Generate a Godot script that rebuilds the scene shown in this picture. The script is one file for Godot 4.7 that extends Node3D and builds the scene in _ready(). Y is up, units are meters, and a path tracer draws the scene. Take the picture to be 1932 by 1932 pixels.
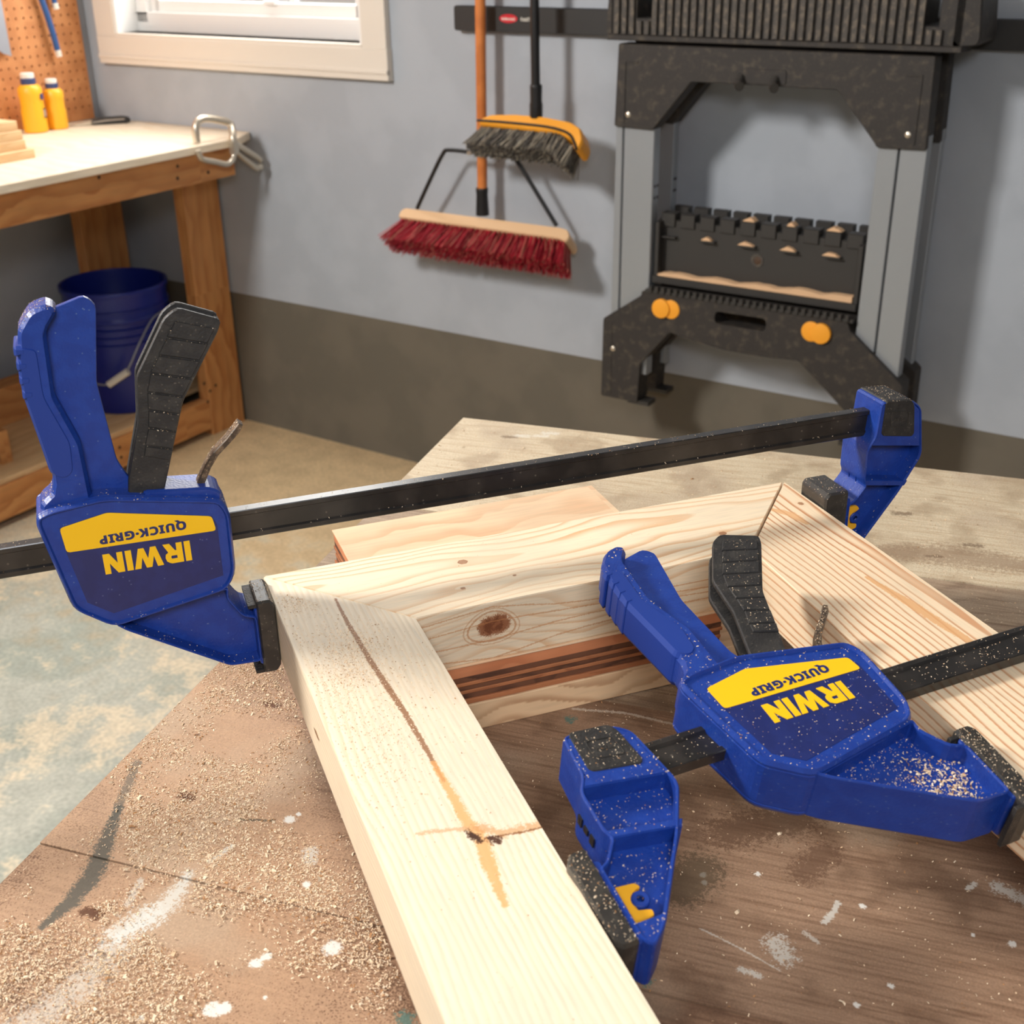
extends Node3D
# A workshop: a mitred pine frame held by two bar clamps on an old plank table;
# behind it a workbench, brooms and a folded sawhorse on the wall rail.

# ---------------------------------------------------------------- mesh builder
class Mb:
	var v := PackedVector3Array()
	var n := PackedVector3Array()
	var uv := PackedVector2Array()
	var col := PackedColorArray()
	var tint := Color.WHITE
	var use_col := false
	var uv_kind := 0   # 0 plain, 1 grain along z, 2 grain along x, 3 flat plan, 4 flat plan folded back at uv_a
	var uv_a := 1.0
	var uv_b := 1.0
	var uv_off := 0.0
	func vert(p: Vector3, nn: Vector3) -> void:
		v.append(p); n.append(nn)
		uv.append(map_uv(p, nn))
		if use_col: col.append(tint)
	func map_uv(p: Vector3, nn: Vector3) -> Vector2:
		if uv_kind == 1 or uv_kind == 2:
			var across := p.x if uv_kind == 1 else p.z
			var side := nn.x if uv_kind == 1 else nn.z
			var w := across + uv_off
			if side < -0.7: w += p.y
			elif side > 0.7: w -= p.y
			return Vector2((p.z if uv_kind == 1 else p.x) / uv_a, w / uv_b)
		if uv_kind == 4:
			return Vector2((p.x if p.x <= uv_a else 2.0 * uv_a - p.x) / uv_a, p.z / uv_b)
		if uv_kind == 3:
			return Vector2((p.x + uv_off) / uv_a, p.z / uv_b)
		return Vector2(p.x + p.z, p.y + p.z)
	func tri_n(a: Vector3, b: Vector3, c: Vector3, na: Vector3, nb: Vector3, nc: Vector3) -> void:
		if (b - a).cross(c - a).dot(na + nb + nc) > 0.0:
			vert(a, na); vert(c, nc); vert(b, nb)
		else:
			vert(a, na); vert(b, nb); vert(c, nc)
	func tri(a: Vector3, b: Vector3, c: Vector3, out: Vector3) -> void:
		var g := (b - a).cross(c - a)
		if g.length_squared() < 1e-18: return
		g = g.normalized()
		if g.dot(out) < 0.0: g = -g
		tri_n(a, b, c, g, g, g)
	func quad(a: Vector3, b: Vector3, c: Vector3, d: Vector3, out: Vector3) -> void:
		tri(a, b, c, out); tri(a, c, d, out)
	static func inset(pts: PackedVector2Array, w: float) -> PackedVector2Array:
		# pts counter-clockwise; moves every edge inwards by w
		var r := PackedVector2Array()
		var k := pts.size()
		for i in k:
			var p := pts[i]
			var e0 := (p - pts[(i + k - 1) % k]).normalized()
			var e1 := (pts[(i + 1) % k] - p).normalized()
			var n0 := Vector2(-e0.y, e0.x)
			var n1 := Vector2(-e1.y, e1.x)
			var m := n0 + n1
			var f := 2.0 / maxf(m.length_squared(), 0.35)
			r.append(p + m * (w * f * 0.5 * 1.0) if m.length() > 0.01 else p)
		return r
	static func ccw(pts: PackedVector2Array) -> PackedVector2Array:
		var q := pts.duplicate()
		if Geometry2D.is_polygon_clockwise(q): q.reverse()
		var s := 0.0
		for i in q.size():
			s += q[i].cross(q[(i + 1) % q.size()])
		if s < 0.0: q.reverse()
		return q
	static func rounded(pts: PackedVector2Array, r: float, seg: int = 3) -> PackedVector2Array:
		var q := PackedVector2Array()
		var k := pts.size()
		for i in k:
			var p := pts[i]
			var a := pts[(i + k - 1) % k] - p
			var b := pts[(i + 1) % k] - p
			var rr := minf(r, 0.45 * minf(a.length(), b.length()))
			var pa := p + a.normalized() * rr
			var pb := p + b.normalized() * rr
			for j in seg + 1:
				var t := float(j) / seg
				q.append(pa.lerp(p, t).lerp(p.lerp(pb, t), t))
		return q
	func prism(points: PackedVector2Array, t0: float, t1: float, bev: float = 0.0, xf: Transform3D = Transform3D.IDENTITY) -> void:
		var p := ccw(points)
		var q := inset(p, bev) if bev > 0.0 else p
		var k := p.size()
		var b := xf.basis
		var idx := Geometry2D.triangulate_polygon(q)
		for i in range(0, idx.size(), 3):
			for s in [t0, t1]:
				var o := b * Vector3(0, 0, 1.0 if s == t1 else -1.0)
				tri(xf * Vector3(q[idx[i]].x, q[idx[i]].y, s), xf * Vector3(q[idx[i + 1]].x, q[idx[i + 1]].y, s), xf * Vector3(q[idx[i + 2]].x, q[idx[i + 2]].y, s), o)
		for i in k:
			var j := (i + 1) % k
			var e := (p[j] - p[i]).normalized()
			var o2 := Vector3(e.y, -e.x, 0)
			quad(xf * Vector3(p[i].x, p[i].y, t0 + bev), xf * Vector3(p[j].x, p[j].y, t0 + bev), xf * Vector3(p[j].x, p[j].y, t1 - bev), xf * Vector3(p[i].x, p[i].y, t1 - bev), b * o2)
			if bev > 0.0:
				quad(xf * Vector3(p[i].x, p[i].y, t1 - bev), xf * Vector3(p[j].x, p[j].y, t1 - bev), xf * Vector3(q[j].x, q[j].y, t1), xf * Vector3(q[i].x, q[i].y, t1), b * (o2 + Vector3(0, 0, 1)))
				quad(xf * Vector3(p[i].x, p[i].y, t0 + bev), xf * Vector3(p[j].x, p[j].y, t0 + bev), xf * Vector3(q[j].x, q[j].y, t0), xf * Vector3(q[i].x, q[i].y, t0), b * (o2 - Vector3(0, 0, 1)))
	func prism_holed(points: PackedVector2Array, hole: PackedVector2Array, cut: float, t0: float, t1: float) -> void:
		# a plate with an opening, made as two halves that meet at x = cut
		for r in [[-9.0, cut], [cut, 9.0]]:
			var half := PackedVector2Array([Vector2(r[0], -9), Vector2(r[1], -9), Vector2(r[1], 9), Vector2(r[0], 9)])
			for piece in Geometry2D.intersect_polygons(points, half):
				for q in Geometry2D.clip_polygons(piece, hole):
					prism(q, t0, t1)
	func ring(points: PackedVector2Array, w: float, t0: float, t1: float, bev: float = 0.0, xf: Transform3D = Transform3D.IDENTITY) -> void:
		# a wall of width w inside the outline
		var p := ccw(points)
		var k := p.size()
		var pb := inset(p, bev)
		var qi := inset(p, w)
		var qb := inset(p, w - bev)
		var b := xf.basis
		for i in k:
			var j := (i + 1) % k
			var e := (p[j] - p[i]).normalized()
			var o := Vector3(e.y, -e.x, 0)
			quad(xf * Vector3(p[i].x, p[i].y, t0 + bev), xf * Vector3(p[j].x, p[j].y, t0 + bev), xf * Vector3(p[j].x, p[j].y, t1 - bev), xf * Vector3(p[i].x, p[i].y, t1 - bev), b * o)
			quad(xf * Vector3(qi[i].x, qi[i].y, t0 + bev), xf * Vector3(qi[j].x, qi[j].y, t0 + bev), xf * Vector3(qi[j].x, qi[j].y, t1 - bev), xf * Vector3(qi[i].x, qi[i].y, t1 - bev), b * -o)
			for s in [0, 1]:
				var t := t1 if s else t0
				var tb := t1 - bev if s else t0 + bev
				var z := Vector3(0, 0, 1.0 if s else -1.0)
				quad(xf * Vector3(pb[i].x, pb[i].y, t), xf * Vector3(pb[j].x, pb[j].y, t), xf * Vector3(qb[j].x, qb[j].y, t), xf * Vector3(qb[i].x, qb[i].y, t), b * z)
				if bev > 0.0:
					quad(xf * Vector3(p[i].x, p[i].y, tb), xf * Vector3(p[j].x, p[j].y, tb), xf * Vector3(pb[j].x, pb[j].y, t), xf * Vector3(pb[i].x, pb[i].y, t), b * (o + z))
					quad(xf * Vector3(qi[i].x, qi[i].y, tb), xf * Vector3(qi[j].x, qi[j].y, tb), xf * Vector3(qb[j].x, qb[j].y, t), xf * Vector3(qb[i].x, qb[i].y, t), b * (z - o))
	func box(c: Vector3, s: Vector3, bev: float = 0.0, b: Basis = Basis.IDENTITY) -> void:
		var h := s * 0.5
		prism(PackedVector2Array([Vector2(-h.x, -h.y), Vector2(h.x, -h.y), Vector2(h.x, h.y), Vector2(-h.x, h.y)]), -h.z, h.z, bev, Transform3D(b, c))
	func tube(path: PackedVector3Array, r: float, seg: int = 10, r_end: float = -1.0) -> void:
		var k := path.size()
		var up := Vector3.UP
		var rings := []
		for i in k:
			var d := (path[mini(i + 1, k - 1)] - path[maxi(i - 1, 0)]).normalized()
			var s := d.cross(up)
			if s.length() < 0.05: s = d.cross(Vector3.RIGHT)
			s = s.normalized()
			up = s.cross(d).normalized()
			var rr := r if r_end < 0.0 else lerpf(r, r_end, float(i) / (k - 1))
			var ringv := []
			for j in seg:
				var a := TAU * j / seg
				ringv.append([path[i] + (s * cos(a) + up * sin(a)) * rr, s * cos(a) + up * sin(a)])
			rings.append(ringv)
		for i in k - 1:
			for j in seg:
				var a = rings[i][j]; var b2 = rings[i][(j + 1) % seg]; var c = rings[i + 1][(j + 1) % seg]; var d2 = rings[i + 1][j]
				tri_n(a[0], b2[0], c[0], a[1], b2[1], c[1])
				tri_n(a[0], c[0], d2[0], a[1], c[1], d2[1])
		for e in [0, k - 1]:
			var o: Vector3 = (path[0] - path[1]) if e == 0 else (path[k - 1] - path[k - 2])
			for j in range(1, seg - 1):
				tri(rings[e][0][0], rings[e][j][0], rings[e][j + 1][0], o)
	func lathe(prof: PackedVector2Array, seg: int = 24, xf: Transform3D = Transform3D.IDENTITY, sharp: bool = false) -> void:
		# prof: (radius, height) from bottom to top along local y
		var k := prof.size()
		var nr := PackedVector2Array()
		for i in k:
			var d := prof[mini(i + 1, k - 1)] - prof[maxi(i - 1, 0)]
			nr.append(Vector2(d.y, -d.x).normalized())
		for i in k - 1:
			var ds := prof[i + 1] - prof[i]
			var ns := Vector2(ds.y, -ds.x).normalized()
			for j in seg:
				var a0 := TAU * j / seg
				var a1 := TAU * (j + 1) / seg
				var pa := []
				for q in [[i, a0], [i, a1], [i + 1, a1], [i + 1, a0]]:
					var pr: Vector2 = prof[q[0]]
					var nn: Vector2 = ns if sharp else nr[q[0]]
					var cs := Vector2(cos(q[1]), sin(q[1]))
					pa.append([xf * Vector3(pr.x * cs.x, pr.y, pr.x * cs.y), xf.basis * Vector3(nn.x * cs.x, nn.y, nn.x * cs.y)])
				if prof[i].x > 1e-6: tri_n(pa[0][0], pa[1][0], pa[2][0], pa[0][1], pa[1][1], pa[2][1])
				if prof[i + 1].x > 1e-6: tri_n(pa[0][0], pa[2][0], pa[3][0], pa[0][1], pa[2][1], pa[3][1])
	func mesh() -> ArrayMesh:
		var a := []
		a.resize(Mesh.ARRAY_MAX)
		a[Mesh.ARRAY_VERTEX] = v
		a[Mesh.ARRAY_NORMAL] = n
		a[Mesh.ARRAY_TEX_UV] = uv
		if use_col: a[Mesh.ARRAY_COLOR] = col
		var m := ArrayMesh.new()
		m.add_surface_from_arrays(Mesh.PRIMITIVE_TRIANGLES, a)
		return m

# ---------------------------------------------------------------- scene helpers
var M := {}
var used := {}

func numbered(called: String) -> String:
	var k: int = used.get(called, 0)
	used[called] = k + 1
	return called if k == 0 else "%s_%03d" % [called, k]

func thing(called: String, label: String, category: String, xf: Transform3D = Transform3D.IDENTITY, group: String = "") -> Node3D:
	var o := Node3D.new()
	o.name = numbered(called)
	add_child(o, true)
	o.transform = xf
	tag(o, label, category, group)
	return o

func tag(o: Node, label: String, category: String, group: String = "") -> void:
	o.set_meta("label", label)
	o.set_meta("category", category)
	if group: o.set_meta("group", group)

func part(called: String, mb, mat: Material, parent: Node, xf: Transform3D = Transform3D.IDENTITY) -> MeshInstance3D:
	var o := MeshInstance3D.new()
	o.mesh = mb.mesh() if mb is Mb else mb
	o.material_override = mat
	o.name = called
	parent.add_child(o, true)
	o.transform = xf
	return o

func struct(called: String, mb: Mb, mat: Material, parent: Node = self) -> MeshInstance3D:
	var o := part(called, mb, mat, parent)
	if parent == self: o.set_meta("kind", "structure")
	return o

func pv(a: Array) -> PackedVector2Array:
	var r := PackedVector2Array()
	for p in a: r.append(Vector2(p[0], p[1]))
	return r

func p3(a: Array) -> PackedVector3Array:
	var r := PackedVector3Array()
	for p in a: r.append(Vector3(p[0], p[1], p[2]))
	return r

func smooth_path(a: Array, sub: int = 6) -> PackedVector3Array:
	var pts := p3(a)
	var r := PackedVector3Array()
	var k := pts.size()
	for i in k - 1:
		for j in sub:
			r.append(pts[i].cubic_interpolate(pts[i + 1], pts[maxi(i - 1, 0)], pts[mini(i + 2, k - 1)], float(j) / sub))
	r.append(pts[k - 1])
	return r

func at(x: float, y: float, z: float, turn: float = 0.0) -> Transform3D:
	return Transform3D(Basis(Vector3.UP, turn), Vector3(x, y, z))

func mat(c: Color, rough: float = 0.6, metal: float = 0.0, spec: float = 0.5) -> StandardMaterial3D:
	var m := StandardMaterial3D.new()
	m.albedo_color = c
	m.roughness = rough
	m.metallic = metal
	m.metallic_specular = spec
	return m

func c8(r: int, g: int, b: int) -> Color:
	return Color8(r, g, b)

func noise(freq: float, sd: int, octaves: int = 4, type: int = FastNoiseLite.TYPE_SIMPLEX_SMOOTH) -> FastNoiseLite:
	var f := FastNoiseLite.new()
	f.noise_type = type
	f.frequency = freq
	f.seed = sd
	f.fractal_octaves = octaves
	return f

func noise_bytes(w: int, h: int, gw: int, gh: int, freq: float, sd: int, octaves: int = 4) -> PackedByteArray:
	var im := noise(freq, sd, octaves).get_image(gw, gh)
	im.convert(Image.FORMAT_L8)
	if gw != w or gh != h: im.resize(w, h, Image.INTERPOLATE_CUBIC)
	return im.get_data()

func tex(w: int, h: int, data: PackedByteArray) -> ImageTexture:
	var im := Image.create_from_data(w, h, false, Image.FORMAT_RGB8, data)
	return ImageTexture.create_from_image(im)

# two colours mixed by noise, for paint, plastic and dust
func mottled(size: int, freq: float, sd: int, a: Color, b: Color, lo: float, hi: float, fleck: float = 0.0, fleck_c: Color = Color.WHITE) -> ImageTexture:
	var im := noise(freq, sd, 5).get_seamless_image(size, size)
	im.convert(Image.FORMAT_L8)
	var nb := im.get_data()
	var out := PackedByteArray()
	out.resize(size * size * 3)
	var rg := RandomNumberGenerator.new()
	rg.seed = sd
	for i in size * size:
		var t := smoothstep(lo, hi, nb[i] / 255.0)
		var c := a.lerp(b, t)
		if fleck > 0.0 and rg.randf() < fleck * (0.3 + t): c = c.lerp(fleck_c, 0.75)
		out[i * 3] = int(c.r * 255.0)
		out[i * 3 + 1] = int(c.g * 255.0)
		out[i * 3 + 2] = int(c.b * 255.0)
	return tex(size, size, out)

func tri_mat(t: Texture2D, per_m: float, rough: float, spec: float = 0.5, world: bool = false) -> StandardMaterial3D:
	var m := mat(Color.WHITE, rough, 0.0, spec)
	m.albedo_texture = t
	m.uv1_triplanar = true
	m.uv1_world_triplanar = world
	m.uv1_scale = Vector3.ONE * per_m
	return m

# sawn softwood: x runs along the grain over `len` metres, y across over `wid` metres
func wood(w: int, h: int, length: float, wid: float, o: Dictionary) -> Image:
	var warp := noise_bytes(w, h, 40, 48, o.get("warp_freq", 0.06), o.seed, 3)
	var fiber := noise_bytes(w, h, w / 16, h, 0.22, o.seed + 7, 4)
	var tone := noise_bytes(w, h, 32, 32, 0.08, o.seed + 3, 3)
	var out := PackedByteArray()
	out.resize(w * h * 3)
	var early: Color = o.early
	var late: Color = o.late
	var knots: Array = o.get("knots", [])
	var amp: float = o.get("amp", 0.01)
	var sp: float = o.get("spacing", 0.006)
	var v0: float = o.get("v0", 0.0)
	var dd: float = o.get("d", 0.0)
	var slope: float = o.get("slope", 0.0)
	var strength: float = o.get("strength", 0.8)
	var sharp: float = o.get("sharp", 0.5)
	var dx := length / w
	var dy := wid / h
	for y in h:
		var vy := y * dy
		for x in w:
			var i := y * w + x
			var u := x * dx
			var q := vy + (warp[i] / 255.0 - 0.5) * amp
			var kd := 0.0
			var kr := 9.0
			for k in knots:
				var ku: float = u - k[0]
				var kv: float = vy - k[1]
				var rr: float = k[2]
				if absf(ku) < rr * 7.0 and absf(kv) < rr * 5.0:
					var e := exp(-(ku * ku / (rr * rr * 6.0) + kv * kv / (rr * rr * 3.0)))
					q -= kv * e * 0.75
					kd = maxf(kd, e)
					kr = minf(kr, sqrt(ku * ku * 0.8 + kv * kv) / rr)
			var r := q - v0
			if dd > 0.0:
				var s := dd + slope * u
				r = sqrt(r * r + s * s)
			var f := fposmod(r / sp, 1.0)
			var l := smoothstep(sharp, 0.93, f) * (1.0 - smoothstep(0.95, 1.0, f))
			l *= strength * (0.35 + 0.9 * tone[i] / 255.0)
			var fb := fiber[i] / 255.0 - 0.5
			var c := early.lerp(late, clampf(l + fb * 0.22 + kd * 0.18, 0.0, 1.0))
			var g := 1.0 + fb * 0.10 + (tone[i] / 255.0 - 0.5) * 0.07
			if kr < 1.0:
				var kf := fposmod(kr * 4.0 + warp[i] / 255.0, 1.0)
				var kc := Color(0.62, 0.42, 0.28).lerp(Color(0.48, 0.29, 0.18), kf * 0.8)
				c = c.lerp(kc, 0.7 if kr < 0.8 else 0.85)
			out[i * 3] = int(clampf(c.r * g, 0.0, 1.0) * 255.0)
			out[i * 3 + 1] = int(clampf(c.g * g, 0.0, 1.0) * 255.0)
			out[i * 3 + 2] = int(clampf(c.b * g, 0.0, 1.0) * 255.0)
	return Image.create_from_data(w, h, false, Image.FORMAT_RGB8, out)

# paint, scratches and stains with outlines of their own: (polyline in metres, width, colour, cover, raggedness)
func stroke(im: Image, sx: float, sy: float, pts: Array, wid: float, c: Color, cover: float, rag: float, nz: FastNoiseLite, taper: bool = false) -> void:
	var lo := Vector2(1e9, 1e9)
	var hi := -lo
	for p in pts:
		lo = lo.min(Vector2(p[0], p[1])); hi = hi.max(Vector2(p[0], p[1]))
	lo -= Vector2.ONE * wid * 1.8
	hi += Vector2.ONE * wid * 1.8
	var w := im.get_width()
	var h := im.get_height()
	for y in range(maxi(0, int(lo.y * sy)), mini(h - 1, int(hi.y * sy)) + 1):
		for x in range(maxi(0, int(lo.x * sx)), mini(w - 1, int(hi.x * sx)) + 1):
			var p := Vector2(x / sx, y / sy)
			var best := 9.0
			var k := pts.size()
			if k == 1:
				best = p.distance_to(Vector2(pts[0][0], pts[0][1])) / (wid * 0.5)
			for i in k - 1:
				var a := Vector2(pts[i][0], pts[i][1])
				var b := Vector2(pts[i + 1][0], pts[i + 1][1])
				var q := Geometry2D.get_closest_point_to_segment(p, a, b)
				var ww := wid * 0.5
				if taper:
					var t := (i + (q.distance_to(a) / maxf(a.distance_to(b), 1e-5))) / (k - 1)
					ww *= 0.35 + 0.65 * sin(PI * clampf(t, 0.04, 0.96))
				best = minf(best, p.distance_to(q) / ww)
			best += nz.get_noise_2d(p.x * 900.0, p.y * 900.0) * rag + nz.get_noise_2d(p.x * 220.0, p.y * 220.0) * rag * 0.7
			if best < 1.0:
				var al := cover * (1.0 - smoothstep(0.75, 1.0, best))
				im.set_pixel(x, y, im.get_pixel(x, y).lerp(c, al))

func uv_mat(im: Image, rough: float, spec: float = 0.4, bump: Texture2D = null, bump_cm: float = 0.0) -> StandardMaterial3D:
	var m := mat(Color.WHITE, rough, 0.0, spec)
	m.albedo_texture = ImageTexture.create_from_image(im)
	if bump:
		m.heightmap_enabled = true
		m.heightmap_texture = bump
		m.heightmap_scale = bump_cm
	return m

# small loose chips and dust, scattered on a list of places
func chips(called: String, places: Array, mesh_: Mesh, material: Material, parent: Node) -> MultiMeshInstance3D:
	var mm := MultiMesh.new()
	mm.transform_format = MultiMesh.TRANSFORM_3D
	mm.use_colors = true
	mm.mesh = mesh_
	mm.instance_count = places.size()
	for i in places.size():
		mm.set_instance_transform(i, places[i][0])
		mm.set_instance_color(i, places[i][1])
	var o := MultiMeshInstance3D.new()
	o.multimesh = mm
	o.material_override = material
	o.name = called
	parent.add_child(o, true)
	o.set_meta("kind", "stuff")
	return o

# specks lying on the upward faces of a mesh (xf takes it to the world)
func specks_on(mesh_: ArrayMesh, xf: Transform3D, count: int, sz: float, rg: RandomNumberGenerator, min_up: float = 0.35) -> Array:
	var arr := mesh_.surface_get_arrays(0)
	var vs: PackedVector3Array = arr[Mesh.ARRAY_VERTEX]
	var ns: PackedVector3Array = arr[Mesh.ARRAY_NORMAL]
	var tris := []
	var cum := PackedFloat32Array()
	var tot := 0.0
	for i in range(0, vs.size(), 3):
		if (xf.basis * ns[i]).normalized().y < min_up: continue
		var ar := (vs[i + 1] - vs[i]).cross(vs[i + 2] - vs[i]).length()
		tot += ar
		tris.append(i)
		cum.append(tot)
	var out := []
	if tot <= 0.0: return out
	for k in count:
		var t: int = tris[mini(cum.bsearch(rg.randf() * tot), tris.size() - 1)]
		var a := rg.randf()
		var b := rg.randf()
		if a + b > 1.0:
			a = 1.0 - a; b = 1.0 - b
		var p := vs[t] + (vs[t + 1] - vs[t]) * a + (vs[t + 2] - vs[t]) * b
		var nn := ns[t]
		out.append(speck(p + nn * 0.0001, nn, sz * rg.randf_range(0.4, 1.5), rg))
	return out

func speck(p: Vector3, nn: Vector3, s: float, rg: RandomNumberGenerator, tilt: float = 0.5, pale: float = 1.0) -> Array:
	var up := (nn + Vector3(rg.randfn(0, tilt), rg.randfn(0, tilt), rg.randfn(0, tilt)) * 0.6).normalized()
	var side := up.cross(Vector3(rg.randfn(), rg.randfn(), rg.randfn())).normalized()
	var b := Basis(side, up, side.cross(up)) * Basis.from_scale(Vector3(s * rg.randf_range(0.8, 1.8), s, s * rg.randf_range(0.4, 0.8)))
	var k := rg.randf()
	var c := Color(0.66, 0.45, 0.27).lerp(Color(0.88, 0.72, 0.52), k)
	if rg.randf() < 0.12: c = Color(0.42, 0.22, 0.10)
	c = c * rg.randf_range(0.75, 1.1) * pale
	c.a = 1.0
	return [Transform3D(b, p), c]

# a curled shaving of unit size
func chip_mesh() -> ArrayMesh:
	var m := Mb.new()
	var a := [Vector3(-0.5, 0.0, -0.5), Vector3(-0.5, 0.02, 0.5), Vector3(0.0, 0.30, -0.42), Vector3(0.02, 0.34, 0.45), Vector3(0.5, 0.06, -0.5), Vector3(0.46, 0.0, 0.38)]
	m.quad(a[0], a[1], a[3], a[2], Vector3.UP)
	m.quad(a[2], a[3], a[5], a[4], Vector3.UP)
	return m.mesh()

func lettering(called: String, words: String, width: float, height: float, depth: float, material: Material, parent: Node, xf: Transform3D, bold: float = 0.0) -> void:
	var f := SystemFont.new()
	f.font_names = PackedStringArray(["Droid Sans"])
	f.font_weight = 700
	var t := TextMesh.new()
	var fv := FontVariation.new()
	fv.base_font = f
	fv.variation_embolden = bold
	t.font = fv
	t.text = words
	t.font_size = 64
	t.pixel_size = 0.01
	t.depth = 0.02
	t.curve_step = 1.0
	var bb := t.get_aabb()
	var am := ArrayMesh.new()
	for s in t.get_surface_count():
		am.add_surface_from_arrays(Mesh.PRIMITIVE_TRIANGLES, t.surface_get_arrays(s))
	var o := MeshInstance3D.new()
	o.mesh = am
	o.material_override = material
	o.name = called
	parent.add_child(o, true)
	var sc := Vector3(width / bb.size.x, height / bb.size.y, depth / bb.size.z)
	var ctr := bb.get_center()
	o.transform = xf * Transform3D(Basis.from_scale(sc), -ctr * sc)

# the heavy capitals I R W I N, stroke by stroke (unit height)
func heavy_word(parent: Node, xf: Transform3D, width: float, height: float, material: Material) -> void:
	var eye := [[[0, 0], [0.30, 0], [0.30, 1], [0, 1]]]
	var are := [[[0, 0], [0.29, 0], [0.29, 1], [0, 1]], [[0.29, 0.77], [0.56, 0.77], [0.70, 0.95], [0.58, 1], [0.29, 1]], [[0.56, 0.77], [0.60, 0.69], [0.56, 0.61], [0.70, 0.43], [0.84, 0.53], [0.87, 0.69], [0.82, 0.86], [0.70, 0.95]],
		[[0.29, 0.37], [0.36, 0.37], [0.62, 0.38], [0.70, 0.43], [0.56, 0.61], [0.29, 0.61]], [[0.36, 0.37], [0.60, 0], [0.93, 0], [0.70, 0.43], [0.62, 0.38]]]
	var dbl := [[[0, 1], [0.28, 0], [0.55, 0], [0.705, 0.55], [0.86, 0], [1.13, 0], [1.41, 1], [1.11, 1], [0.985, 0.46], [0.84, 1], [0.57, 1], [0.42, 0.46], [0.30, 1]]]
	var enn := [[[0, 0], [0.28, 0], [0.28, 0.52], [0.62, 0], [0.94, 0], [0.94, 1], [0.66, 1], [0.66, 0.48], [0.32, 1], [0, 1]]]
	var x := 0.0
	var total := 0.30 + 0.93 + 1.41 + 0.30 + 0.94 + 0.10 + 0.06 + 0.06 + 0.12
	for g in [[eye, 0.40], [are, 0.99], [dbl, 1.47], [eye, 0.42], [enn, 0.94]]:
		var m := Mb.new()
		for poly in g[0]:
			var q := PackedVector2Array()
			for p in poly: q.append(Vector2((p[0] + x) / total * width - width / 2, p[1] * height - height / 2))
			m.prism(q, -0.0002, 0.0002, 0.0, xf)
		part("letter", m, material, parent)
		x += g[1]

# ---------------------------------------------------------------- the frame's own axes
# a runs along the frame's back rail, c towards its open end, y up from its top face
const FRAME_AT := Vector3(-0.5438, 1.0, 2.0507)
const FRAME_TURN := 0.93026
var FX := Transform3D(Basis(Vector3.UP, FRAME_TURN), FRAME_AT)
# extrudes a plan (a, c) downwards
var PLAN := Transform3D(Basis(Vector3(1, 0, 0), Vector3(0, 0, 1), Vector3(0, -1, 0)), Vector3.ZERO)
const TABLE_AT := Vector3(-0.7385, 0.904, 1.5346)
const TABLE_TURN := 0.24958
var TX := Transform3D(Basis(Vector3.UP, TABLE_TURN), TABLE_AT)

func _ready() -> void:
	view_and_light()
	materials()
	room()
	table()
	pine_frame()
	clamps()
	workbench()
	bench_things()
	wall_things()
	sawhorse()
	dust()

# ---------------------------------------------------------------- camera and light
func view_and_light() -> void:
	var cam := Camera3D.new()
	cam.name = "camera"
	cam.keep_aspect = Camera3D.KEEP_HEIGHT
	cam.fov = 45.38
	cam.near = 0.02
	cam.far = 60.0
	var ph := CameraAttributesPhysical.new()
	ph.frustum_focal_length = 28.70
	ph.frustum_focus_distance = 0.83
	ph.frustum_near = 0.02
	ph.frustum_far = 60.0
	ph.exposure_aperture = 10.0
	cam.attributes = ph
	add_child(cam)
	cam.transform = Transform3D(Basis(Vector3(0.84208, -0.01337, -0.53918), Vector3(-0.22372, 0.90098, -0.37174), Vector3(0.49076, 0.43366, 0.75571)).orthonormalized(), Vector3(0, 1.4, 2.575))
	cam.current = true

	var env := Environment.new()
	var sky := Sky.new()
	var ps := ProceduralSkyMaterial.new()
	ps.sky_top_color = Color(0.78, 0.86, 0.97)
	ps.sky_horizon_color = Color(0.95, 0.96, 0.97)
	ps.ground_horizon_color = Color(0.80, 0.80, 0.78)
	ps.ground_bottom_color = Color(0.45, 0.45, 0.42)
	ps.sky_energy_multiplier = 1.1
	ps.ground_energy_multiplier = 1.0
	sky.sky_material = ps
	env.background_mode = Environment.BG_SKY
	env.sky = sky
	env.tonemap_mode = Environment.TONE_MAPPER_LINEAR
	env.tonemap_exposure = 0.82
	env.sdfgi_enabled = true
	env.ssao_enabled = true
	env.ssil_enabled = true
	var we := WorldEnvironment.new()
	we.name = "environment"
	we.environment = env
	add_child(we)

	# daylight coming in at the window in the back wall
	area("window_daylight", Vector3(-2.54, 1.88, -0.12), Vector3(-2.54, 1.58, 1.0), Vector2(0.84, 1.10), 5.5, Color(1.0, 0.99, 0.97))

func area(called: String, pos: Vector3, target: Vector3, size: Vector2, energy: float, c: Color) -> AreaLight3D:
	var l := AreaLight3D.new()
	l.name = called
	l.area_size = size
	l.light_energy = energy
	l.light_color = c
	l.shadow_enabled = true
	l.area_range = 14.0
	l.area_attenuation = 2.0
	add_child(l)
	l.look_at_from_position(pos, target, Vector3.UP)
	return l

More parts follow.
